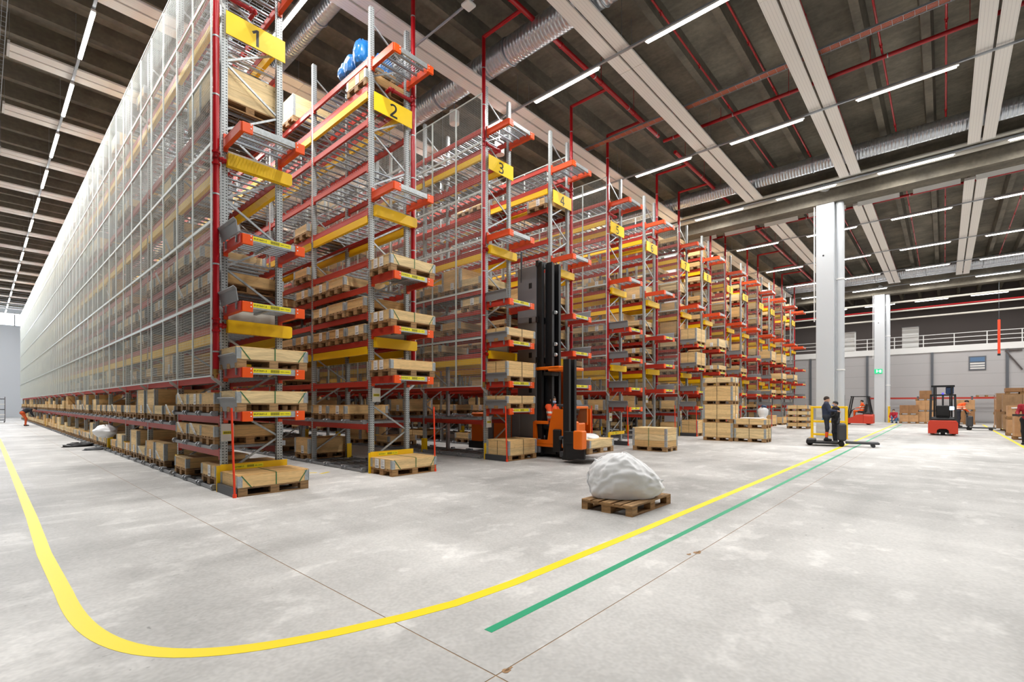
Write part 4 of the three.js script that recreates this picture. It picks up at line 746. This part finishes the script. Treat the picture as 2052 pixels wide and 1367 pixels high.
// ------------------------------------------------------------------ the tall turret truck leaving the lane of racks three and four
{
  const t = thing('turret_truck', 'orange turret truck with tall black mast and masked driver', 'forklift', [11.25, 0, -8]);
  const b = (m, name, f, parent = t) => { const q = new MB('y'); f(q); return q.build(name, m, parent); };
  b(M.orange, 'chassis', (q) => q.rbox(1.3, 0.95, 0.55, 0.05, [0, 0.75, -3.05]).rbox(1.3, 0.95, 0.75, 0.05, [0, 0.75, -1.95]));
  b(M.midGrey, 'battery_cover', (q) => q.rbox(1.32, 1.0, 0.42, 0.04, [0, 0.78, -2.55]).rbox(1.32, 1.25, 0.32, 0.04, [0, 0.85, -1.4]));
  b(M.black, 'skirt', (q) => q.rbox(1.3, 0.26, 2.5, 0.03, [0, 0.22, -2.2]).box(1.1, 0.2, 1.2, [0, 0.2, -0.6]));
  for (const [x, z, r] of [[-0.55, -0.95, 0.2], [0.55, -0.95, 0.2], [0, -2.9, 0.22]]) { const w = b(M.rubber, 'wheel', (q) => q.cyl(r, 0.2, [x, r, z], [0, 0, Math.PI / 2], 24)); b(M.midGrey, 'hub', (q) => q.cyl(r * 0.55, 0.22, [x, r, z], [0, 0, Math.PI / 2], 16), w); }
  b(M.midGrey, 'wheel_arch', (q) => { for (const x of [-0.6, 0.6]) q.rbox(0.12, 0.42, 0.75, 0.05, [x, 0.32, -0.85]); });
  for (const x of [-0.62, 0.16]) { b(M.midGrey, 'mast_plate', (q) => { q.box(0.03, 4.9, 0.7, [x, 3.0, -0.98]); }); for (let k = 0; k < 4; k++) b(M.black, 'plate_slot', (q) => q.rbox(0.04, 0.16, 0.12, 0.01, [x, 1.9 + k * 1.0, -0.85])); }
  for (const x of [-0.58, -0.38, -0.06, 0.14]) { const zz = x < -0.5 || x > 0.1 ? -0.55 : -0.34; b(M.black, 'mast_rail', (q) => q.box(0.05, 5.45, 0.2, [x, 2.8, zz]).box(0.1, 5.4, 0.035, [x, 2.78, zz + 0.1]).box(0.1, 5.4, 0.035, [x, 2.78, zz - 0.1])); }
  for (const y of [5.5, 3.9, 2.75]) b(M.black, 'mast_crossbar', (q) => q.box(0.84, 0.16, 0.1, [-0.22, y, -0.6]));
  for (const x of [-0.3, -0.14]) b(M.darkGrey, 'lift_cylinder', (q) => q.cyl(0.055, 5.0, [x, 2.9, -0.5]));
  b(M.darkGrey, 'antenna', (q) => q.cyl(0.03, 0.9, [-0.62, 5.5, -1.2]));
  for (const y of [4.1, 3.2, 2.9]) b(M.galv, 'chain_roller', (q) => q.cyl(0.05, 0.07, [-0.3, y, -0.2], [0, 0, Math.PI / 2], 14));
  b(M.orange, 'cab_roof', (q) => q.rbox(1.2, 0.09, 0.85, 0.03, [-0.06, 2.5, -0.22]).rbox(0.36, 0.12, 0.6, 0.03, [-0.48, 2.47, 0.1]));
  b(M.black, 'roof_lamp', (q) => q.rbox(0.34, 0.12, 0.3, 0.03, [-0.44, 2.35, -0.25]));
  for (const x of [-0.1, 0.5]) b(M.orange, 'cab_pillar', (q) => q.rbox(0.1, 1.6, 0.13, 0.02, [x, 1.72, -0.5]));
  b(M.black, 'cab_back', (q) => q.rbox(1.15, 1.75, 0.08, 0.02, [0, 1.5, -0.62]));
  b(M.black, 'driver_seat', (q) => q.rbox(0.5, 0.6, 0.12, 0.04, [-0.3, 1.12, -0.5]).rbox(0.5, 0.12, 0.46, 0.04, [-0.3, 0.84, -0.28]).rbox(0.3, 0.4, 0.3, 0.04, [-0.3, 0.6, -0.3]));
  b(M.orange, 'cab_floor', (q) => { q.rbox(1.34, 0.12, 1.0, 0.03, [0, 0.36, -0.12]); for (const x of [-0.62, 0.68]) q.prism([[-0.72, 0], [-0.72, 0.62], [-0.62, 0.66], [-0.58, 0.12], [-0.2, 0.12], [-0.12, 0.6], [0.0, 0.98], [0.36, 0.98], [0.36, 0.3], [0.2, 0.0]], 0.05, [x, 0.38, 0.0], [0, -Math.PI / 2, 0]); });
  b(M.orange, 'arm_rest', (q) => q.rbox(0.06, 0.09, 0.5, 0.02, [-0.66, 0.98, -0.42]));
  b(M.orange, 'cab_front', (q) => q.rbox(0.95, 0.5, 0.14, 0.05, [-0.18, 0.72, 0.36]).rbox(1.1, 0.07, 0.12, 0.02, [-0.1, 1.4, 0.36]).rbox(0.3, 0.62, 0.3, 0.05, [-0.5, 0.72, 0.5]).rbox(0.06, 0.5, 0.1, 0.02, [0.42, 1.15, 0.36]));
  b(M.darkGrey, 'dashboard', (q) => q.rbox(1.2, 0.06, 0.3, 0.02, [0, 1.45, 0.2], [0.12, 0, 0]).rbox(0.3, 0.2, 0.06, 0.02, [0.25, 1.52, 0.2], [-0.5, 0, 0]));
  b(M.glass, 'front_window', (q) => q.box(1.0, 0.4, 0.012, [-0.1, 1.17, 0.4]));
  b(M.black, 'drive_unit', (q) => q.rbox(0.3, 0.62, 0.26, 0.04, [-0.6, 0.5, 0.16]).rbox(1.0, 0.2, 0.6, 0.04, [0, 0.2, 0.2]));
  b(M.darkGrey, 'traverse_frame', (q) => q.rbox(1.7, 0.16, 0.14, 0.03, [-0.35, 0.2, 0.66]).rbox(1.7, 0.1, 0.1, 0.03, [-0.35, 0.62, 0.62]));
  b(M.black, 'auxiliary_mast', (q) => q.box(0.09, 2.58, 0.18, [-1.17, 1.36, 0.82]).box(0.09, 2.58, 0.18, [-0.92, 1.36, 0.82]).box(0.3, 2.5, 0.05, [-1.05, 1.34, 0.75]).box(0.36, 0.1, 0.22, [-1.05, 0.12, 0.82]));
  b(M.galv, 'mast_pin', (q) => q.cyl(0.025, 0.06, [-1.05, 0.98, 0.8], [Math.PI / 2, 0, 0]));
  b(M.orange, 'turret_head', (q) => q.rbox(0.24, 0.46, 0.26, 0.04, [-1.42, 0.62, 1.38]));
  b(M.black, 'fork_carriage', (q) => q.rbox(0.07, 0.42, 0.56, 0.02, [-1.28, 0.34, 1.16]).rbox(0.1, 0.3, 0.5, 0.02, [-1.3, 0.66, 1.1]));
  for (const z of [0.95, 1.29]) b(M.darkGrey, 'fork', (q) => q.box(1.2, 0.03, 0.11, [-0.66, 0.239, z]).box(0.04, 0.36, 0.11, [-1.25, 0.4, z]));
  const J = { ...SIT, look: [-0.1, -0.12, 1], wrR: [-0.2, 0.82, 0.4], wrL: [0.18, 0.82, 0.4] };
  person('driver in orange jacket and face mask seated in turret truck', J, { top: [246, 88, 32], legs: [34, 38, 48], shoes: [26, 26, 28], stripe: [222, 222, 210] }, [10.93, 0.42, -8.28], 0, { mask: 1, cell: 0.018 });
  palletBox('carried on the forks of the turret truck', 1, 0, [10.62, 0.258, -6.88], { strap: null }, 2);
  const pl = thing('plastic_film', 'crumpled clear film inside the carried box', 'film', [10.62, 0.258 + PALLET + CH + 0.015, -6.88]); const g = new THREE.IcosahedronGeometry(0.22, 5), p = g.attributes.position; for (let i = 0; i < p.count; i++) { const k = 0.8 + 0.45 * fbm(p.getX(i) + 0.5, p.getZ(i) + p.getY(i) + 0.5, 6, 6, 3, 88); p.setXYZ(i, p.getX(i) * k * 1.6, Math.max(0, p.getY(i) * k * 0.55), p.getZ(i) * k); } g.computeVertexNormals(); put('film', uvMetres(g), M.bag, pl);
}
// ------------------------------------------------------------------ counterbalance trucks
function forklift(label, at, turn, tall) {
  const t = thing('forklift', label, 'forklift', at, turn), b = (m, name, f, parent = t) => { const q = new MB('y'); f(q); return q.build(name, m, parent); };   // front towards +z
  b(M.truckRed, 'counterweight', (q) => q.prism([[-0.53, 0.12], [-0.53, 0.62], [-0.47, 0.72], [0.47, 0.72], [0.53, 0.62], [0.53, 0.12], [0.26, 0.12], [0.24, 0.28], [0.14, 0.36], [-0.14, 0.36], [-0.24, 0.28], [-0.26, 0.12]], 0.5, [0, 0, -1.0], undefined, 0.03));
  b(M.truckRed, 'side_panel', (q) => { for (const x of [-0.5, 0.46]) q.prism([[-0.5, 0.1], [-0.5, 0.72], [-0.1, 0.72], [0.25, 0.5], [0.62, 0.44], [0.62, 0.1]], 0.05, [x + 0.05, 0, 0], [0, -Math.PI / 2, 0]); });
  b(M.black, 'underbody', (q) => q.box(0.9, 0.3, 1.2, [0, 0.28, -0.1]).rbox(0.96, 0.14, 0.5, 0.05, [0, 0.8, -0.68]));
  for (const [x, z, r] of [[-0.42, 0.52, 0.24], [0.42, 0.52, 0.24], [0, -0.72, 0.2]]) { const w = b(M.rubber, 'wheel', (q) => q.cyl(r, 0.17, [x, r, z], [0, 0, Math.PI / 2], 24)); b(M.midGrey, 'hub', (q) => q.cyl(r * 0.5, 0.18, [x, r, z], [0, 0, Math.PI / 2], 14), w); }
  b(M.black, 'seat', (q) => q.rbox(0.5, 0.14, 0.5, 0.05, [0, 0.92, -0.35]).rbox(0.5, 0.56, 0.14, 0.05, [0, 1.22, -0.6], [-0.15, 0, 0]));
  for (const x of [-0.48, 0.48]) { b(M.black, 'guard_post', (q) => q.bar([x, 0.75, -0.92], [x * 0.94, 2.0, -0.7], 0.085)); b(M.black, 'guard_post', (q) => q.bar([x, 0.6, 0.45], [x * 0.94, 2.0, 0.22], 0.075)); }
  b(M.black, 'overhead_guard', (q) => { for (const x of [-0.46, -0.23, 0, 0.23, 0.46]) q.box(0.04, 0.05, 0.98, [x, 2.02, -0.24]); q.box(0.98, 0.07, 0.1, [0, 2.02, -0.72]).box(0.98, 0.06, 0.08, [0, 2.02, 0.24]); });
  b(M.black, 'steering_wheel', (q) => q.add(new THREE.TorusGeometry(0.15, 0.016, 8, 20), [0, 1.05, 0.22], [-1.0, 0, 0]).bar([0, 0.6, 0.4], [0, 1.05, 0.22], 0.05));
  b(M.darkGrey, 'dashboard', (q) => q.rbox(0.9, 0.5, 0.2, 0.05, [0, 0.65, 0.5]));
  for (const x of [-0.34, 0.34]) b(M.black, 'mast_rail', (q) => q.box(0.07, tall, 0.12, [x, tall / 2 + 0.05, 0.78]).box(0.05, tall - 0.1, 0.1, [x * 0.8, tall / 2 + 0.05, 0.86]));
  b(M.black, 'mast_crossbar', (q) => q.box(0.92, 0.1, 0.14, [0, tall, 0.8])); b(M.black, 'mast_crossbar', (q) => q.box(0.7, 0.08, 0.1, [0, 0.7, 0.82])); b(M.darkGrey, 'lift_cylinder', (q) => q.cyl(0.04, tall * 0.8, [0, tall * 0.42, 0.8]));
  for (const x of [-0.2, 0.2]) b(M.darkGrey, 'fork', (q) => q.box(0.1, 0.035, 1.05, [x, 0.06, 1.42]).box(0.1, 0.5, 0.04, [x, 0.3, 0.92]));
  return t;
}
const rearTruck = forklift('red forklift standing with its counterweight turned outwards', [31.4, 0, -0.05], Math.PI / 2, 2.5); rearTruck.scale.setScalar(0.95);
{
  const s = new MB(); s.rbox(0.04, 0.22, 0.3, 0.01, [0, 0, 0]); const sc = s.build('monitor', M.black, rearTruck, [-0.3, 1.35, 0.3], [0, Math.PI / 2, 0]);
  put('screen', new THREE.PlaneGeometry(0.26, 0.18), std(0x000000, 0.4, 0, { emissive: srgb(216, 236, 255), emissiveIntensity: 1.6 }), sc, [0.022, 0, 0], [0, Math.PI / 2, 0]);
  const bl = new MB(); bl.cyl(0.04, 0.08, [0, 2.09, -0.6]); bl.build('beacon', std(srgb(60, 60, 200), 0.4, 0, { emissive: srgb(70, 60, 255), emissiveIntensity: 1 }), rearTruck);
  const bb = new MB(); bb.rbox(0.3, 0.34, 0.3, 0.04, [-0.2, 2.24, 0.4]); const crate = thing('blue_canister', 'blue canister raised on the mast of the red forklift', 'canister', [32.3, 1.98, 0.2]); const q = new MB(); q.rbox(0.3, 0.36, 0.3, 0.05, [0, 0.18, 0]).cyl(0.05, 0.06, [0.08, 0.38, 0]); q.build('body', M.cableBlue, crate);
  forklift('red forklift with seated orange driver near the second column', [42.6, 0, -4.75], Math.PI, 2.1);
  person('driver in orange overalls sitting in the red forklift', { ...SIT, look: [0, -0.1, 1] }, { top: [250, 92, 20], legs: [250, 96, 24], shoes: [30, 30, 30], stripe: [226, 220, 200] }, [42.6, 0.45, -4.42], Math.PI, { cell: 0.03, headCell: 0.014, handCell: 0.012, hat: 1 });
}
// ------------------------------------------------------------------ low order pickers with riders
function orderPicker(label, at, turn) {
  const t = thing('order_picker', label, 'pallet truck', at, turn), b = (m, name, f) => { const q = new MB('y'); f(q); return q.build(name, m, t); };
  b(M.black, 'platform', (q) => q.rbox(0.75, 0.08, 0.7, 0.03, [0, 0.12, -0.35]).rbox(0.76, 0.16, 0.3, 0.05, [0, 0.16, -0.8]));
  b(M.darkGrey, 'motor_hood', (q) => q.rbox(0.6, 0.62, 0.26, 0.08, [0, 0.5, 0.12]).rbox(0.44, 0.2, 0.06, 0.02, [0, 0.9, 0.02], [0.3, 0, 0]));
  b(M.black, 'steering_bar', (q) => q.bar([0, 0.7, 0.05], [0, 1.16, -0.08], 0.06).bar([-0.24, 1.16, -0.08], [0.24, 1.16, -0.08], 0.045));
  for (const x of [-0.19, 0.19]) b(M.darkGrey, 'fork', (q) => q.rbox(0.17, 0.07, 0.95, 0.02, [x, 0.14, 0.7]).cyl(0.06, 0.1, [x, 0.06, 1.0], [0, 0, Math.PI / 2], 12));
  for (const [x, z, r] of [[0, -0.85, 0.12], [-0.3, 0.1, 0.09], [0.3, 0.1, 0.09]]) b(M.rubber, 'wheel', (q) => q.cyl(r, 0.09, [x, r, z], [0, 0, Math.PI / 2], 16));
  return t;
}
orderPicker('dark low order picker passing the white column', [20.5, 0, -2.82], 0.15);
person('man in navy jacket with orange ankle bands riding the order picker', { ...STAND, elL: [0.22, 1.18, 0.1], wrL: [0.12, 1.16, 0.34], elR: [-0.22, 1.18, 0.1], wrR: [-0.12, 1.16, 0.34], look: [0.1, -0.1, 1] }, { top: [40, 50, 74], legs: [36, 42, 52], shoes: [24, 24, 28], band: [240, 90, 40] }, [20.45, 0.165, -3.16], 0.15, { size: 0.93, cell: 0.025, headCell: 0.01, handCell: 0.009 });
person('masked person in black jacket and blue gloves beside order picker', { ...STAND, elR: [-0.24, 1.16, 0.08], wrR: [-0.16, 1.06, 0.32], elL: [0.24, 1.16, 0.08], wrL: [0.16, 1.06, 0.32], look: [0.1, 0, 1] }, { top: [26, 26, 30], legs: [40, 44, 52], shoes: [22, 22, 24], gloves: [70, 140, 186] }, [21.15, 0, -2.98], Math.PI * 1.15, { size: 0.93, cell: 0.028, headCell: 0.01, handCell: 0.009, hat: 1, mask: 1 });
orderPicker('low order picker beside the carton pallets', [37.9, 0, 0.95], 0.1);
person('person in orange vest bending over the order picker', { ...STAND, pelvis: [0, 0.95, -0.05], chest: [0, 1.22, 0.12], neck: [0, 1.34, 0.26], head: [0, 1.42, 0.36], shL: [0.18, 1.3, 0.2], shR: [-0.18, 1.3, 0.2], elL: [0.24, 1.04, 0.24], wrL: [0.16, 0.9, 0.42], elR: [-0.24, 1.04, 0.24], wrR: [-0.16, 0.9, 0.42], look: [0, -0.5, 1] }, { top: [250, 92, 22], legs: [38, 40, 52], shoes: [24, 24, 26], stripe: [228, 224, 200] }, [37.9, 0.165, 0.6], 0.1, { cell: 0.03, headCell: 0.014, handCell: 0.012 });
person('crouching person in red top and blue jeans by second column', { ...STAND, pelvis: [0, 0.34, -0.1], chest: [0, 0.66, 0.06], neck: [0, 0.82, 0.12], head: [0, 0.95, 0.16], shL: [0.18, 0.77, 0.1], shR: [-0.18, 0.77, 0.1], elL: [0.22, 0.52, 0.24], wrL: [0.12, 0.36, 0.4], elR: [-0.22, 0.52, 0.24], wrR: [-0.12, 0.36, 0.4], hpL: [0.09, 0.32, -0.1], hpR: [-0.09, 0.32, -0.1], knL: [0.16, 0.5, 0.24], knR: [-0.16, 0.46, 0.24], anL: [0.13, 0.09, 0.02], anR: [-0.13, 0.09, 0.02], look: [0, -0.2, 1] }, { top: [170, 24, 44], legs: [88, 130, 170], shoes: [26, 26, 40] }, [47.3, 0, -2.85], Math.PI * 1.4, { cell: 0.03, headCell: 0.014, handCell: 0.012 });
{
  const J = { ...STAND, elL: [0.24, 1.18, 0.1], wrL: [0.16, 1.1, 0.36], elR: [-0.24, 1.18, 0.1], wrR: [-0.16, 1.1, 0.36], look: [0, -0.15, 1] };
  person('masked person in red vest and black trousers carrying a tray', J, { top: [150, 16, 34], legs: [18, 18, 22], shoes: [16, 16, 18] }, [25.6, 0, 2.26], -Math.PI * 0.6, { cell: 0.025, headCell: 0.01, handCell: 0.009, mask: 1 });
  const tr = thing('dark_tray', 'flat black tray held by the person in red', 'tray', [25.16, 1.06, 2.12], -Math.PI * 0.6); const q = new MB(); q.rbox(0.5, 0.03, 0.34, 0.01, [0, 0.015, 0]).box(0.5, 0.06, 0.015, [0, 0.04, 0.16]).box(0.5, 0.06, 0.015, [0, 0.04, -0.16]); q.build('body', M.black, tr);
}
person('far person in dark jacket and orange trousers bending at rack', { ...STAND, pelvis: [0, 0.9, -0.15], chest: [0, 1.08, 0.12], neck: [0, 1.12, 0.3], head: [0, 1.12, 0.44], shL: [0.18, 1.08, 0.22], shR: [-0.18, 1.08, 0.22], elL: [0.2, 0.84, 0.3], wrL: [0.14, 0.62, 0.4], elR: [-0.2, 0.84, 0.3], wrR: [-0.14, 0.62, 0.4], hpL: [0.09, 0.88, -0.15], hpR: [-0.09, 0.88, -0.15], look: [0, -0.8, 0.6] }, { top: [28, 32, 40], legs: [206, 84, 34], shoes: [24, 24, 26] }, [2.1, 0, -46], Math.PI / 2, { cell: 0.035, headCell: 0.018, handCell: 0.014 });

// ------------------------------------------------------------------ guards, carton pallets and odds and ends
{
  function frame(label, at, w, h, turn) { const t = thing('guard_frame', label, 'guard', at, turn); for (const s of [-1, 1]) { const b = new MB('y'); b.rbox(0.1, h, 0.1, 0.03, [s * (w / 2 - 0.05), h / 2, 0]); b.build('post', M.yellow, t); part('base_plate', 0.2, 0.015, 0.2, M.yellow, t, [s * (w / 2 - 0.05), 0.008, 0]); } for (const y of [h - 0.05, h * 0.52, 0.16]) { const b = new MB('x'); b.rbox(w - 0.1, 0.09, 0.08, 0.02, [0, y, 0]); b.build('rail', M.yellow, t); } return t; }
  frame('yellow guard frame before the white column by the order picker', [24.75, 0, -3.73], 1.36, 1.4, Math.PI / 2);
  frame('yellow guard frame beside the column with the exit sign', [49.0, 0, -3.3], 0.8, 1.3, 0);
  const ps = (label, x, z, units, wrap, g) => {   // carton pallet: pallet, cartons, film
    const t = thing('carton_pallet', label, 'carton pallet', [x, 0, z], 0, g); let y = 0;
    for (const [n, w, h, d, m] of units) { put('pallet', palletG, oldWoods[1], t, [0, y, 0], [0, Math.PI / 2, 0]); y += PALLET; const nx = n; for (let i = 0; i < nx; i++) for (let k = 0; k < 2; k++) { const b = new MB('x'); b.rbox(w / 2 - 0.008, h, d / nx - 0.008, 0.008, [0, 0, 0]); b.box(0.05, 0.002, d / nx - 0.01, [0, h / 2 + 0.001, 0]); b.build('carton', m, t, [(k - 0.5) * w / 2, y + h / 2, (i - (nx - 1) / 2) * d / nx]); } y += h; }
    return t;
  };
  const c = M.carton, dk = M.cartonDark, wp = M.wrap;
  ps('cartons stacked twice on pallets left of the red forklift', 47.6, -2.0, [[2, 0.8, 0.5, 1.1, c], [2, 0.8, 0.6, 1.1, dk]]);
  ps('tall carton stack with a single box on top by the wall', 47.8, -1.05, [[2, 0.8, 0.75, 1.1, c], [2, 0.8, 0.7, 1.1, c], [1, 0.5, 0.6, 0.7, dk]]);
  ps('high brown carton stack behind the bending person', 42.0, 2.85, [[2, 0.8, 0.7, 1.1, c], [2, 0.8, 0.9, 1.1, dk]]);
  ps('brown cartons on pallet by the wall behind the red forklift', 48.5, 1.1, [[2, 0.8, 0.8, 1.1, dk], [2, 0.8, 0.7, 1.1, c]]);
  ps('long film wrapped carton stack, the wider one', 38.6, 2.95, [[2, 1.2, 0.9, 1.6, wp], [2, 1.2, 0.9, 1.6, wp]]);
  ps('film wrapped carton stack next to the wide one', 36.6, 3.0, [[2, 0.9, 0.8, 1.4, wp], [2, 0.9, 0.9, 1.4, wp], [2, 0.9, 0.2, 1.2, dk]]);
  ps('low carton pallet before the film wrapped stacks', 32.6, 2.75, [[2, 0.8, 0.62, 1.1, c], [1, 0.8, 0.5, 1.1, c]]);
  ps('carton pallet with white lids beside the yellow line', 29.3, 2.72, [[2, 0.9, 1.15, 1.1, c]]);
  ps('carton pallet behind the person in red', 27.4, 2.9, [[2, 0.9, 0.9, 1.1, c], [1, 0.6, 0.9, 0.7, dk]]);
  const lid = thing('foam_sheet', 'white foam sheet on the cartons by the yellow line', 'sheet', [29.3, 1.302, 2.72]); part('sheet', 0.95, 0.05, 1.15, M.white, lid, [0, 0.025, 0]);
  const sr = thing('pallet_rack', 'low red shelf beam rack along the grey wall', 'rack', [51.2, 0, 0]);
  for (let k = 0; k < 5; k++) { part('upright', 0.1, 2.1, 0.1, M.steel, sr, [0, 1.05, 8 - k * 3.2]); part('upright', 0.1, 2.1, 0.1, M.steel, sr, [0.9, 1.05, 8 - k * 3.2]); if (k) for (const x of [0, 0.9]) part('beam', 0.06, 0.13, 3.1, M.beam, sr, [x, 1.95, 8 - k * 3.2 + 1.6]); }
  const ep = thing('wooden_pallet', 'empty pallet lying on the low red shelf', 'pallet', [51.6, 2.02, 2.4]); put('boards', palletG, oldWoods[0], ep, [0, 0, 0], [0, Math.PI / 2, 0]);
  // wrapped white figure-like sack beyond the box stacks
  const ws = thing('white_sack', 'tall white wrapped sack standing behind the low stack', 'sack', [22.4, 0, -5.75]); const g = new THREE.LatheGeometry([[0.001, 0], [0.3, 0.02], [0.32, 0.4], [0.26, 0.78], [0.12, 0.92], [0.2, 1.05], [0.2, 1.25], [0.08, 1.36], [0.001, 1.38]].map((q) => new THREE.Vector2(...q)), 28), p = g.attributes.position;
  for (let i = 0; i < p.count; i++) { const k = 0.85 + 0.34 * fbm(Math.atan2(p.getZ(i), p.getX(i)) / 6.2832 + 0.5, p.getY(i) / 1.4, 6, 5, 3, 66); p.setX(i, p.getX(i) * k); p.setZ(i, p.getZ(i) * k); } g.computeVertexNormals(); put('film', uvMetres(g), M.bag, ws);
  const kn = new MB(); kn.cyl(0.1, 0.07, [0.02, 1.39, 0.05], [0.3, 0, 0]).cyl(0.06, 0.06, [-0.1, 1.4, 0]); kn.build('dark_cap', M.cableBlue, ws);
  // trolley far down the open lane, sacks and scraps along the rack foot
  const tl = thing('roll_trolley', 'tall shelved trolley far down the open lane', 'trolley', [1.0, 0, -56]); for (const [x, z] of [[-0.4, -0.3], [0.4, -0.3], [-0.4, 0.3], [0.4, 0.3]]) part('post', 0.04, 2.0, 0.04, M.midGrey, tl, [x, 1.05, z]); for (let k = 0; k < 5; k++) part('shelf', 0.8, 0.06, 0.6, k % 2 ? M.white : M.darkGrey, tl, [0, 0.2 + k * 0.42, 0]); for (const [x, z] of [[-0.36, -0.26], [0.36, 0.26], [0.36, -0.26], [-0.36, 0.26]]) put('castor', new THREE.CylinderGeometry(0.05, 0.05, 0.04, 12), M.rubber, tl, [x, 0.05, z], [0, 0, Math.PI / 2]);
  const rag = (name, label, m, x, z, r, h, sd) => { const o = thing(name, label, 'scrap', [x, 0, z]); const q = new THREE.SphereGeometry(1, 26, 14, 0, Math.PI * 2, 0, Math.PI / 2), a = q.attributes.position; for (let i = 0; i < a.count; i++) { const k = 0.6 + 0.8 * fbm(Math.atan2(a.getZ(i), a.getX(i)) / 6.2832 + 0.5, a.getY(i), 7, 4, 3, sd); a.setXYZ(i, a.getX(i) * r * k, a.getY(i) * h * k, a.getZ(i) * r * 0.6 * k); } q.computeVertexNormals(); put('cloth', uvMetres(q), m, o); };
  rag('dark_cloth', 'crumpled dark cloth on the floor beside rack one', M.black, 2.35, -22.6, 0.42, 0.14, 5);
  rag('dark_film', 'dark film scrap on the floor beside rack one', M.darkGrey, 2.5, -20.6, 0.3, 0.08, 6);
  const sk = thing('white_sack', 'white plastic sack slumped over boxes of rack one', 'sack', [2.72, 0.62, -20.0]); const sg = new THREE.SphereGeometry(1, 30, 20), sp = sg.attributes.position; for (let i = 0; i < sp.count; i++) { const k = 0.75 + 0.5 * fbm(Math.atan2(sp.getZ(i), sp.getX(i)) / 6.2832 + 0.5, sp.getY(i) * 0.5 + 0.5, 6, 5, 3, 93); sp.setXYZ(i, sp.getX(i) * 0.3 * k, sp.getY(i) * 0.2 * k, sp.getZ(i) * 0.55 * k); } sg.computeVertexNormals(); put('film', uvMetres(sg), M.bag, sk);
  // small fittings under the roof
  for (const [x, y, z, l] of [[10.4, 10.85, -11.9, 'white round lantern hung above the third rack lane'], [11.6, 10.0, -11.0, 'white cylinder fan hung behind the third rack']]) { const t = thing('ceiling_unit', l, 'fitting', [x, y, z]); const b = new MB(); b.cyl(0.16, 0.4, [0, 0, 0], [0, 0, 0], 20); b.build('drum', M.white, t); part('stem', 0.03, 1.2, 0.03, M.tray, t, [0, 0.8, 0]); }
  const ap = thing('access_point', 'small white box on the conduit above rack two', 'fitting', [7.6, 10.75, -8.2]); const ab = new MB(); ab.rbox(0.26, 0.07, 0.26, 0.03, [0, 0, 0]); ab.build('box', M.white, ap); const co = new MB('z'); co.rod([0, 0.06, 3], [0, 0.06, -3], 0.03); co.build('conduit', M.tray, ap);
}

renderer.render(scene, camera);
